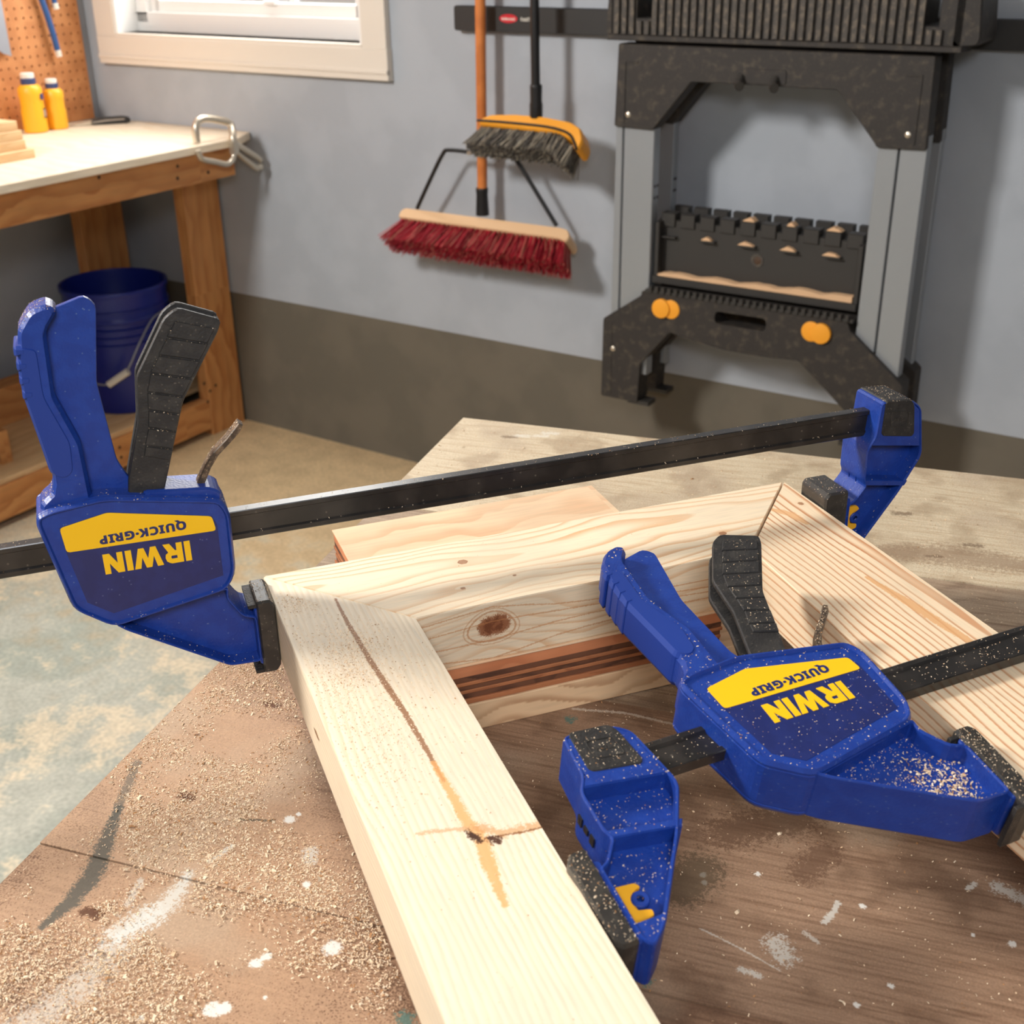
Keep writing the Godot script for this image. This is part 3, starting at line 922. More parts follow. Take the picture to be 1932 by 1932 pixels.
# ---------------------------------------------------------------- the pine frame and what carries it
func pine_frame() -> void:
	var t := thing("wooden_frame", "pale pine frame of mitred boards lying between the clamps", "frame", FX)
	# left board: u along c, v across a, the sides folded on
	var m := Mb.new()
	m.uv_kind = 1; m.uv_a = 0.65; m.uv_b = 0.28; m.uv_off = 0.06
	m.prism(pv([[0.0, 0.0006], [0.081, 0.0930], [0.081, 0.60], [0.0, 0.60]]), 0.0, 0.043, 0.0009, PLAN)
	part("board", m, M.pine_left, t).set_meta("label", "board with a long brown streak and a dark knot")
	m = Mb.new()
	m.uv_kind = 2; m.uv_a = 0.46; m.uv_b = 0.26; m.uv_off = 0.04
	m.prism(pv([[0.0004, 0.0], [0.4095, -0.0005], [0.3245, 0.0912], [0.0815, 0.0925]]), 0.0, 0.043, 0.0009, PLAN)
	part("board", m, M.pine_back, t).set_meta("label", "board with a round dark knot on its inner face")
	m = Mb.new()
	m.uv_kind = 1; m.uv_a = 0.65; m.uv_b = 0.28; m.uv_off = -0.26
	m.prism(pv([[0.4112, -0.0003], [0.4112, 0.60], [0.3220, 0.60], [0.3222, 0.205], [0.3280, 0.0905]]), 0.0, 0.043, 0.0009, PLAN)
	part("board", m, M.pine_right, t).set_meta("label", "board with close dark growth rings")

	# plywood offcut under the back board, ply by ply
	var pl := thing("plywood_offcut", "thick plywood offcut with dark layered edge under the frame", "plywood", FX)
	var rg := RandomNumberGenerator.new()
	rg.seed = 9
	var plies := [[0.0014, "ply_top"], [0.0085, "ply_red"], [0.0042, "ply_dark"], [0.0026, "ply_mid"], [0.0040, "ply_dark"], [0.0026, "ply_mid"], [0.0042, "ply_dark"], [0.0036, "ply_mid"]]
	var y := -0.0432
	for k in plies.size():
		var th: float = plies[k][0]
		var j := -0.0012 if plies[k][1] == "ply_dark" else 0.0
		m = Mb.new()
		var d := rg.randf_range(-0.0006, 0.0006) + j
		m.prism(pv([[0.077 - d, -0.138 - d], [0.307 + d, -0.138 - d], [0.307 + d, 0.0930 + d], [0.077 - d, 0.0930 + d]]), -y, -y + th, 0.0004, PLAN)
		part("ply", m, M[plies[k][1]], pl)
		y -= th
	m = Mb.new()
	m.prism(pv([[0.062, 0.02], [0.34, 0.02], [0.34, 0.0945], [0.062, 0.0945]]), -y + 0.0002, 0.0958, 0.0008, PLAN)
	var st := part("spacer_strip", m, M.strip, self, FX)
	tag(st, "light wood strip lying on the table under the plywood offcut", "board")
	m = Mb.new()
	m.box(Vector3(0.2, -0.0697, 0.545), Vector3(0.52, 0.0522, 0.07), 0.001)
	var sb := part("support_block", m, M.lumber_pale, self, FX)
	tag(sb, "pale block under the open ends of the pine frame", "board")

# ---------------------------------------------------------------- bar clamps
func clamps() -> void:
	var b1 := Basis(Vector3(0.9997, 0.006, 0.022).normalized(), Vector3.UP, Vector3.BACK)
	b1.z = b1.x.cross(Vector3.UP).normalized()
	b1.y = b1.z.cross(b1.x)
	clamp_tool("bar_clamp", "blue bar clamp standing upright with its bar above the frame", FX * Transform3D(b1, Vector3(-0.0005, 0.0555, 0.0285)), -0.33, 0.482, 0.4125, 0.0085, 0)
	var ex := Vector3(0.998, 0.02, -0.06).normalized()
	var ez := Vector3(-0.012, 0.978, 0.206)
	ez = (ez - ex * ez.dot(ex)).normalized()
	clamp_tool("bar_clamp", "blue bar clamp lying flat inside the frame, spreading it", FX * Transform3D(Basis(ex, ez.cross(ex), ez), Vector3(0.3165, 0.0058, 0.2767)), -0.186, 0.40, -0.2405, 0.0, 1)

func clamp_tool(called: String, label: String, xf: Transform3D, bar0: float, bar1: float, jaw_u: float, gap: float, which: int) -> void:
	var t := thing(called, label, "clamp", xf, "bar clamps holding the pine frame")
	var rg := RandomNumberGenerator.new()
	rg.seed = 300 + which
	var dusted := []
	var chip := chip_mesh()
	# steel bar with a shallow channel on each side
	var m := Mb.new()
	var sec := pv([[-0.0036, -0.0100], [0.0036, -0.0100], [0.0040, -0.0094], [0.0040, -0.0066], [0.0024, -0.0056], [0.0024, 0.0056], [0.0040, 0.0066], [0.0040, 0.0094], [0.0036, 0.0100], [-0.0036, 0.0100], [-0.0040, 0.0094], [-0.0040, 0.0066], [-0.0024, 0.0056], [-0.0024, -0.0056], [-0.0040, -0.0066], [-0.0040, -0.0094]])
	m.prism(sec, bar0, bar1, 0.0004, Transform3D(Basis(Vector3(0, 0, -1), Vector3.UP, Vector3.RIGHT), Vector3(0, 0.001, 0)))
	var bar := part("bar", m, M.bar, t)
	dusted.append([bar, 900 if which else 500])
	# moving body: block with chamfered rim and sunk label field
	var outline := Mb.rounded(pv([[-0.1315, 0.0335], [-0.1325, 0.0280], [-0.1215, -0.0320], [-0.1000, -0.0490], [-0.0280, -0.0365], [-0.0215, -0.0250], [-0.0205, 0.0170], [-0.0255, 0.0270], [-0.0925, 0.0400], [-0.1240, 0.0365]]), 0.006, 3)
	m = Mb.new()
	m.prism(outline, -0.0162, 0.0162, 0.003)
	m.ring(outline, 0.0068, 0.0120, 0.0182, 0.0026)
	m.ring(outline, 0.0068, -0.0182, -0.0120, 0.0026)
	var body := part("body", m, M.blue, t)
	dusted.append([body, 900 if which else 400])
	# label: navy field, yellow band, lettering
	var lab := pv([[-0.1192, 0.0069], [-0.1206, 0.0242], [-0.0921, 0.0298], [-0.0315, 0.0164], [-0.0290, 0.0100], [-0.0295, -0.0262], [-0.0987, -0.0394], [-0.1129, -0.0287]])
	for s in [1.0, -1.0]:
		var q := Transform3D(Basis(Vector3(s, 0, 0), Vector3.UP, Vector3(0, 0, s)), Vector3(-0.0755 * (1.0 - s), 0, 0))
		m = Mb.new()
		m.prism(Mb.inset(Mb.ccw(lab), 0.0004), 0.0160, 0.0164, 0.0001, q)
		var l := part("label", m, M.navy, t)
		m = Mb.new()
		m.prism(Mb.rounded(pv([[-0.1188, 0.0074], [-0.1202, 0.0240], [-0.0921, 0.0294], [-0.0318, 0.0162], [-0.0302, 0.0060]]), 0.002, 2), 0.0162, 0.0167, 0.0001, q)
		part("yellow_band", m, M.yellow, l)
		var up := Basis(Vector3(-1, 0, 0), Vector3(0, -1, 0), Vector3(0, 0, 1))
		heavy_word(l, q * Transform3D(up, Vector3(-0.0732, -0.0046, 0.0166)), 0.0520, 0.0136, M.yellow)
		lettering("lettering", "QUICK·GRIP", 0.0515, 0.0070, 0.0003, M.navy, l, q * Transform3D(up * Basis(Vector3.BACK, deg_to_rad(1.5)), Vector3(-0.0735, 0.0132, 0.0168)), 0.75)
	# top face: collar and slots behind the trigger
	m = Mb.new()
	m.prism(Mb.rounded(pv([[-0.070, 0.030], [-0.0245, 0.0235], [-0.0235, 0.0290], [-0.030, 0.0335], [-0.070, 0.0375]]), 0.003, 2), -0.0125, 0.0125, 0.002)
	part("top_collar", m, M.blue, t)
	# jaw arm: triangular tray
	var arm := Mb.rounded(pv([[-0.1000, -0.0470], [-0.0930, -0.0535], [-0.0330, -0.0935], [-0.0120, -0.0945], [-0.0120, -0.0600], [-0.0200, -0.0575], [-0.0285, -0.0430], [-0.0270, -0.0350], [-0.0600, -0.0400]]), 0.003, 2)
	m = Mb.new()
	m.ring(arm, 0.0034, -0.0165, 0.0165, 0.0010)
	m.prism(Mb.inset(Mb.ccw(arm), 0.001), -0.0045, 0.0045)
	var tray := part("jaw_arm", m, M.blue, t)
	dusted.append([tray, 900 if which else 250])
	# pad holder and rubber pad
	m = Mb.new()
	m.prism(Mb.rounded(pv([[-0.0135, -0.0970], [-0.0105, -0.0985], [-0.0105, -0.0545], [-0.0135, -0.0560]]), 0.001, 2), -0.0150, 0.0150, 0.001)
	part("pad_holder", m, M.blue, t)
	m = Mb.new()
	m.prism(Mb.rounded(pv([[-0.0118, -0.1040], [-0.0030, -0.1040], [0.0, -0.1000], [0.0, -0.0540], [-0.0030, -0.0500], [-0.0118, -0.0500]]), 0.0012, 2), -0.0172, 0.0172, 0.0022)
	var pad := part("pad", m, M.rubber, t)
	dusted.append([pad, 320 if which else 120])
	for w in [-0.103, -0.0535]:
		m = Mb.new()
		m.box(Vector3(-0.0140, w, 0), Vector3(0.0060, 0.0025, 0.030), 0.0005)
		part("pad_lip", m, M.black, t)
	# rear handle: wide middle web, thick grip round its outer edge, ridges
	m = Mb.new()
	m.prism(Mb.rounded(pv([[-0.1180, 0.0330], [-0.1100, 0.1500], [-0.0840, 0.1580], [-0.0782, 0.1520], [-0.0852, 0.1060], [-0.0815, 0.0560], [-0.0770, 0.0450], [-0.0700, 0.0350]]), 0.003, 2), -0.0022, 0.0022, 0.0006)
	part("handle_web", m, M.blue, t)
	var grip := Mb.rounded(pv([[-0.0990, 0.0320], [-0.0996, 0.0735], [-0.1090, 0.1040], [-0.1072, 0.1420], [-0.0990, 0.1530], [-0.1045, 0.1575], [-0.1140, 0.1545], [-0.1218, 0.1440], [-0.1252, 0.1190], [-0.1250, 0.1060], [-0.1213, 0.0773], [-0.1183, 0.0530], [-0.1205, 0.0440], [-0.1285, 0.0385], [-0.1290, 0.0320]]), 0.0028, 2)
	m = Mb.new()
	m.prism(grip, -0.0122, 0.0122, 0.0040)
	var hg := part("handle", m, M.blue, t)
	dusted.append([hg, 260])
	m = Mb.new()
	m.prism(Mb.rounded(pv([[-0.1055, 0.0560], [-0.1040, 0.0750], [-0.1135, 0.1050], [-0.1125, 0.1340], [-0.1232, 0.1365], [-0.1258, 0.1190], [-0.1256, 0.1060], [-0.1219, 0.0773], [-0.1194, 0.0560], [-0.1120, 0.0520]]), 0.004, 3), -0.0130, 0.0130, 0.0034)
	var gp := part("grip_pad", m, M.blue_grip, t)
	for k in 4:
		m = Mb.new()
		var w0 := 0.1330 - k * 0.0085
		m.prism(Mb.rounded(pv([[-0.1261, w0 - 0.0034], [-0.1195, w0 - 0.0026], [-0.1190, w0 + 0.0022], [-0.1257, w0 + 0.0030]]), 0.0014, 2), -0.0133, 0.0133, 0.0030)
		part("ridge", m, M.blue_grip, gp)
	# trigger: channel of two plates joined along the front edge, ribbed on the near side
	var plate := Mb.rounded(pv([[-0.0790, 0.0300], [-0.0770, 0.0450], [-0.0662, 0.0800], [-0.0628, 0.1090], [-0.0425, 0.1420], [-0.0345, 0.1470], [-0.0105, 0.1370], [-0.0125, 0.1310], [-0.0385, 0.0900], [-0.0570, 0.0350], [-0.0590, 0.0300]]), 0.003, 2)
	m = Mb.new()
	m.prism(plate, 0.0050, 0.0092, 0.0012)
	m.prism(plate, -0.0092, -0.0050, 0.0012)
	var trig := part("trigger", m, M.black, t)
	m = Mb.new()
	m.prism(pv([[-0.0640, 0.0330], [-0.0450, 0.0905], [-0.0185, 0.1345], [-0.0130, 0.1365], [-0.0110, 0.1350], [-0.0385, 0.0900], [-0.0570, 0.0350]]), -0.0085, 0.0085, 0.001)
	part("trigger_front", m, M.black, trig)
	var lft := [[-0.0365, 0.1400], [-0.0425, 0.1305], [-0.0485, 0.1205], [-0.0545, 0.1105], [-0.0580, 0.0990], [-0.0590, 0.0880], [-0.0605, 0.0770], [-0.0640, 0.0660], [-0.0655, 0.0590]]
	var rgt := [[-0.0150, 0.1330], [-0.0200, 0.1240], [-0.0258, 0.1142], [-0.0320, 0.1040], [-0.0382, 0.0935], [-0.0420, 0.0828], [-0.0453, 0.0720], [-0.0486, 0.0612], [-0.0510, 0.0540]]
	for k in 8:
		var g := 0.0005
		for s in [1.0, -1.0]:
			m = Mb.new()
			m.prism(pv([[lft[k][0], lft[k][1] - g], [rgt[k][0], rgt[k][1] - g], [rgt[k + 1][0], rgt[k + 1][1] + g], [lft[k + 1][0], lft[k + 1][1] + g]]), minf(s * 0.0085, s * 0.0104), maxf(s * 0.0085, s * 0.0104), 0.0007)
			var rb := part("rib", m, M.black, trig)
			if s > 0.0: dusted.append([rb, 16])
	# release lever
	m = Mb.new()
	var mid := [[-0.0385, 0.0240], [-0.0350, 0.0330], [-0.0290, 0.0440], [-0.0235, 0.0515], [-0.0150, 0.0590], [-0.0090, 0.0650], [-0.0062, 0.0690]]
	var th := [0.0024, 0.0022, 0.0020, 0.0019, 0.0019, 0.0021, 0.0016]
	var lo := []
	var hi := []
	for i in mid.size():
		var d := (Vector2(mid[mini(i + 1, 6)][0], mid[mini(i + 1, 6)][1]) - Vector2(mid[maxi(i - 1, 0)][0], mid[maxi(i - 1, 0)][1])).normalized()
		lo.append([mid[i][0] + d.y * th[i], mid[i][1] - d.x * th[i]])
		hi.push_front([mid[i][0] - d.y * th[i], mid[i][1] + d.x * th[i]])
	m.prism(pv(lo + hi), -0.0048, 0.0048, 0.0010)
	var lev := part("release_lever", m, M.bronze, t)
	dusted.append([lev, 120])
	fixed_jaw(t, jaw_u, gap, dusted, which)
	# loose sawdust on it, and chips in the tray of the one lying flat
	var places := []
	for d in dusted:
		var o: MeshInstance3D = d[0]
		var loc := o.transform
		var par := o.get_parent()
		while par != t:
			loc = par.transform * loc
			par = par.get_parent()
		for p in specks_on(o.mesh, xf * loc, d[1], 0.00055, rg):
			places.append([loc * p[0], p[1]])
	if which == 1:
		for i in 330:
			var q := Vector2(rg.randfn(-0.031, 0.011), rg.randfn(-0.070, 0.011))
			if not Geometry2D.is_point_in_polygon(q, Mb.inset(Mb.ccw(arm), 0.0045)): continue
			places.append(speck(Vector3(q.x, q.y, 0.0048), Vector3.BACK, rg.randf_range(0.0006, 0.0020), rg, 0.7))
	chips("sawdust_specks", places, chip, M.chip, t)

func fixed_jaw(t: Node3D, u0: float, gap: float, dusted: Array, which: int) -> void:
	# drawn from the pad face (0) outwards; gap widens the pad block
	var o := Transform3D(Basis.IDENTITY, Vector3(u0 + gap, 0, 0))
	var outline := Mb.rounded(pv([[0.0320, 0.0215], [0.0600, 0.0190], [0.0680, 0.0120], [0.0735, -0.0240], [0.0725, -0.0295], [0.0573, -0.0550], [0.0268, -0.0960], [0.0170, -0.1040], [0.0125, -0.0990], [0.0125, -0.0580], [0.0175, -0.0560], [0.0262, -0.0450], [0.0240, -0.0400], [0.0240, -0.0150], [0.0300, -0.0060]]), 0.004, 3)
	var m := Mb.new()
	m.ring(outline, 0.0038, -0.0165, 0.0165, 0.0012, o)
	m.prism(Mb.inset(Mb.ccw(outline), 0.001), -0.0045, 0.0045, 0.0, o)
	# solid head and the rib between the two pockets
	m.prism(pv([[0.0318, 0.0195], [0.0595, 0.0175], [0.0665, 0.0110], [0.0710, -0.0195], [0.0270, -0.0125], [0.0310, -0.0060]]), -0.0162, 0.0162, 0.0012, o)
	m.prism(pv([[0.0250, -0.0400], [0.0640, -0.0470], [0.0615, -0.0510], [0.0265, -0.0450]]), -0.0160, 0.0160, 0.0010, o)
	m.prism(pv([[0.0135, -0.0900], [0.0300, -0.0900], [0.0235, -0.0985], [0.0165, -0.1030], [0.0130, -0.0985]]), -0.0155, 0.0155, 0.0010, o)
	var j := part("fixed_jaw", m, M.blue, t)
	dusted.append([j, 700 if which else 150])
	# black release cap over the head, with its sunk button
	m = Mb.new()
	m.prism(Mb.rounded(pv([[0.0350, 0.0224], [0.0580, 0.0203], [0.0612, 0.0150], [0.0640, -0.0075], [0.0620, -0.0102], [0.0362, -0.0060], [0.0342, -0.0035]]), 0.003, 3), -0.0170, 0.0170, 0.0014, o)
	var cap := part("release_cap", m, M.black, t)
	dusted.append([cap, 150 if which else 150])
	for s in [1.0, -1.0]:
		m = Mb.new()
		m.ring(Mb.rounded(pv([[0.0405, 0.0135], [0.0560, 0.0115], [0.0572, -0.0018], [0.0412, 0.0010]]), 0.003, 3), 0.0010, minf(s * 0.0166, s * 0.0175), maxf(s * 0.0166, s * 0.0175), 0.0003, o)
		part("button", m, M.rubber, cap)
	lettering("lettering", "PUSH", 0.0095, 0.0026, 0.0003, M.rubber, cap, o * Transform3D(Basis(Vector3(-1, 0, 0), Vector3(0, -1, 0), Vector3(0, 0, 1)) * Basis(Vector3.BACK, -0.14), Vector3(0.0488, 0.0060, 0.0172)))
	# black boxes standing in for the shaded pin slots in the outer side
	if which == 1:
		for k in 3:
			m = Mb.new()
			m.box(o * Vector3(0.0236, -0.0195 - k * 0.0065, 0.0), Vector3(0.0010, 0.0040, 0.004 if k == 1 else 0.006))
			part("slot_shade", m, M.bar, j)
	# pad plate and pad
	m = Mb.new()
	m.prism(Mb.rounded(pv([[0.0110, -0.1000], [0.0150, -0.0990], [0.0150, -0.0545], [0.0110, -0.0530]]), 0.001, 2), -0.0158, 0.0158, 0.0014, o)
	part("pad_holder", m, M.blue, t)
	m = Mb.new()
	m.prism(Mb.rounded(pv([[-gap, -0.0500], [0.0030 - gap, -0.0462], [0.0115, -0.0462], [0.0115, -0.1000], [0.0030 - gap, -0.1000], [-gap, -0.0960]]), 0.0012, 2), -0.0176, 0.0176, 0.0022, o)
	var pad := part("pad", m, M.rubber, t)
	dusted.append([pad, 220 if which else 80])
	# yellow spring clip on its pin inside the lower pocket
	m = Mb.new()
	m.prism(Mb.rounded(pv([[0.0150, -0.0645], [0.0280, -0.0660], [0.0300, -0.0690], [0.0250, -0.0705], [0.0215, -0.0750], [0.0225, -0.0800], [0.0290, -0.0815], [0.0285, -0.0850], [0.0200, -0.0868], [0.0150, -0.0860]]), 0.0012, 2), 0.0042, 0.0072, 0.0006, o)
	part("spring_clip", m, M.clip_yellow, t)
	m = Mb.new()
	m.lathe(pv([[0.0018, 0.0], [0.0040, 0.0], [0.0045, 0.0006], [0.0045, 0.0034], [0.0040, 0.0040], [0.0020, 0.0040], [0.0018, 0.0036]]), 20, o * Transform3D(Basis(Vector3(1, 0, 0), PI / 2), Vector3(0.0260, -0.0755, 0.0045)), true)
	part("pin_boss", m, M.blue_grip, t)

# ---------------------------------------------------------------- the workbench on the left
func board_x(called: String, lo: Vector3, hi: Vector3, material: Material, parent: Node, axis: int = 0, bev: float = 0.002) -> MeshInstance3D:
	# a board given by its corners; built with its length along local x so that the grain runs with it
	var s := hi - lo
	var c := (lo + hi) / 2
	var m := Mb.new()
	var b := Basis.IDENTITY
	var d := s
	if axis == 1:
		b = Basis(Vector3(0, 0, 1), PI / 2)
		d = Vector3(s.y, s.x, s.z)
	elif axis == 2:
		b = Basis(Vector3.UP, -PI / 2)
		d = Vector3(s.z, s.y, s.x)
	m.box(Vector3.ZERO, d, bev)
	return part(called, m, material, parent, Transform3D(b, c))

func workbench() -> void:
	var t := thing("workbench", "lumber workbench with pale plywood top under the pegboard", "workbench")
	var m := Mb.new()
	m.prism(pv([[-3.13, 0.004], [-2.52, 0.004], [-2.47, 0.10], [-2.47, 1.95], [-3.13, 1.95]]), -0.886, -0.866, 0.0015, Transform3D(Basis(Vector3(1, 0, 0), Vector3(0, 0, 1), Vector3(0, -1, 0)), Vector3.ZERO))
	part("bench_top", m, M.bench_top, t)
	board_x("apron", Vector3(-2.54, 0.785, 0.095), Vector3(-2.50, 0.866, 1.95), M.lumber, t, 2)
	board_x("apron", Vector3(-3.12, 0.785, 0.05), Vector3(-3.08, 0.866, 1.95), M.lumber, t, 2)
	board_x("cross_rail", Vector3(-3.08, 0.785, 0.095), Vector3(-2.54, 0.866, 0.135), M.lumber, t, 0)
	for z in [0.028, 1.78]:
		board_x("leg", Vector3(-2.70, 0.0, z - 0.018), Vector3(-2.662, 0.866, z + 0.030), M.lumber, t, 1)
		board_x("leg", Vector3(-2.70, 0.0, z + 0.031), Vector3(-2.66, 0.866, z + 0.120), M.lumber, t, 1)
		board_x("leg", Vector3(-3.04, 0.0, z + 0.055), Vector3(-3.002, 0.866, z + 0.125), M.lumber, t, 1)
		board_x("leg", Vector3(-3.04, 0.0, z + 0.126), Vector3(-3.00, 0.866, z + 0.215), M.lumber, t, 1)
	board_x("stretcher", Vector3(-2.70, 0.022, 0.150), Vector3(-2.66, 0.112, 1.95), M.lumber, t, 2)
	board_x("stretcher", Vector3(-3.11, 0.022, 0.265), Vector3(-3.07, 0.112, 1.95), M.lumber, t, 2)
	m = Mb.new()
	m.box(Vector3.ZERO, Vector3(1.60, 0.014, 0.395), 0.001)
	part("shelf", m, M.lumber_pale, t, Transform3D(Basis(Vector3.UP, -PI / 2), Vector3(-2.868, 0.119, 1.16)))
	m = Mb.new()
	m.box(Vector3.ZERO, Vector3(0.33, 0.014, 0.24), 0.001)
	part("shelf", m, M.lumber_pale, t, Transform3D(Basis(Vector3.UP, -PI / 2), Vector3(-2.868, 0.119, 0.193)))
	for p in [[0.30, 0.84], [0.305, 0.81], [0.555, 0.853], [0.19, 0.842], [0.195, 0.808]]:
		m = Mb.new()
		m.lathe(pv([[0.0, 0.0012], [0.0045, 0.001], [0.005, 0.0]]), 8, Transform3D(Basis(Vector3(0, 0, 1), -PI / 2), Vector3(-2.50, p[1], p[0])))
		part("nail_head", m, M.nail, t)
	for p in [[0.16, 0.17, -2.66], [0.14, 0.14, -2.66], [0.155, 0.11, -2.66], [0.115, 0.15, -2.66], [0.50, 0.085, -2.66], [0.50, 0.055, -2.66], [0.60, 0.088, -2.66], [0.60, 0.060, -2.66], [0.33, 0.09, -2.66]]:
		m = Mb.new()
		m.lathe(pv([[0.0, 0.0012], [0.0045, 0.001], [0.005, 0.0]]), 8, Transform3D(Basis(Vector3(0, 0, 1), -PI / 2), Vector3(p[2], p[1], p[0])))
		part("nail_head", m, M.nail, t)
	# offcuts lying on the shelf
	var sc := board_x("lumber_offcut", Vector3(-2.98, 0.1262, 0.775), Vector3(-2.75, 0.216, 0.81), M.lumber, self, 0)
	tag(sc, "orange lumber offcut lying across the bench shelf", "board")
	sc = board_x("lumber_offcut", Vector3(-3.06, 0.1262, 0.45), Vector3(-2.985, 0.235, 1.4), M.lumber, self, 2)
	sc.name = numbered("lumber_offcut_long")
	tag(sc, "long lumber piece lying at the back of the bench shelf", "board")

	# pegboard on the left wall with its rows of holes
	var pb := thing("pegboard", "brown hardboard pegboard full of small holes above the bench", "pegboard")
	m = Mb.new()
	var xf := -3.124
	var xb := -3.130
	var g := 0.0254
	var rows := 16
	var cols := 20
	var y0 := 0.912
	var zs := 0.032
	for r in rows:
		for q in cols:
			var cy := y0 + (r + 0.5) * g
			var cz := zs + (q + 0.5) * g
			var sq := [Vector2(1, 0), Vector2(1, 1), Vector2(0, 1), Vector2(-1, 1), Vector2(-1, 0), Vector2(-1, -1), Vector2(0, -1), Vector2(1, -1)]
			for i in 8:
				var j := (i + 1) % 8
				var a := Vector2(cos(TAU * i / 8), sin(TAU * i / 8)) * 0.0034
				var b := Vector2(cos(TAU * j / 8), sin(TAU * j / 8)) * 0.0034
				var sa: Vector2 = sq[i] * g / 2
				var sb: Vector2 = sq[j] * g / 2
				m.quad(Vector3(xf, cy + sa.y, cz + sa.x), Vector3(xf, cy + sb.y, cz + sb.x), Vector3(xf, cy + b.y, cz + b.x), Vector3(xf, cy + a.y, cz + a.x), Vector3.RIGHT)
				m.quad(Vector3(xf, cy + a.y, cz + a.x), Vector3(xf, cy + b.y, cz + b.x), Vector3(xb, cy + b.y, cz + b.x), Vector3(xb, cy + a.y, cz + a.x), Vector3(0, -a.y - b.y, -a.x - b.x))
	var yt := y0 + rows * g
	var ze := zs + cols * g
	m.box(Vector3(-3.127, (0.888 + y0) / 2, (zs + ze) / 2), Vector3(0.006, y0 - 0.888, ze - zs))
	m.box(Vector3(-3.127, (yt + 1.99) / 2, (zs + ze) / 2), Vector3(0.006, 1.99 - yt, ze - zs))
	m.box(Vector3(-3.127, 1.439, (ze + 1.95) / 2), Vector3(0.006, 1.102, 1.95 - ze))
	part("board", m, M.pegboard, pb)
	m = Mb.new()
	for zb in [0.032, 1.0, 1.93]: m.box(Vector3(-3.1345, 1.439, zb + 0.008), Vector3(0.008, 1.10, 0.016))
	part("batten", m, M.lumber, pb)

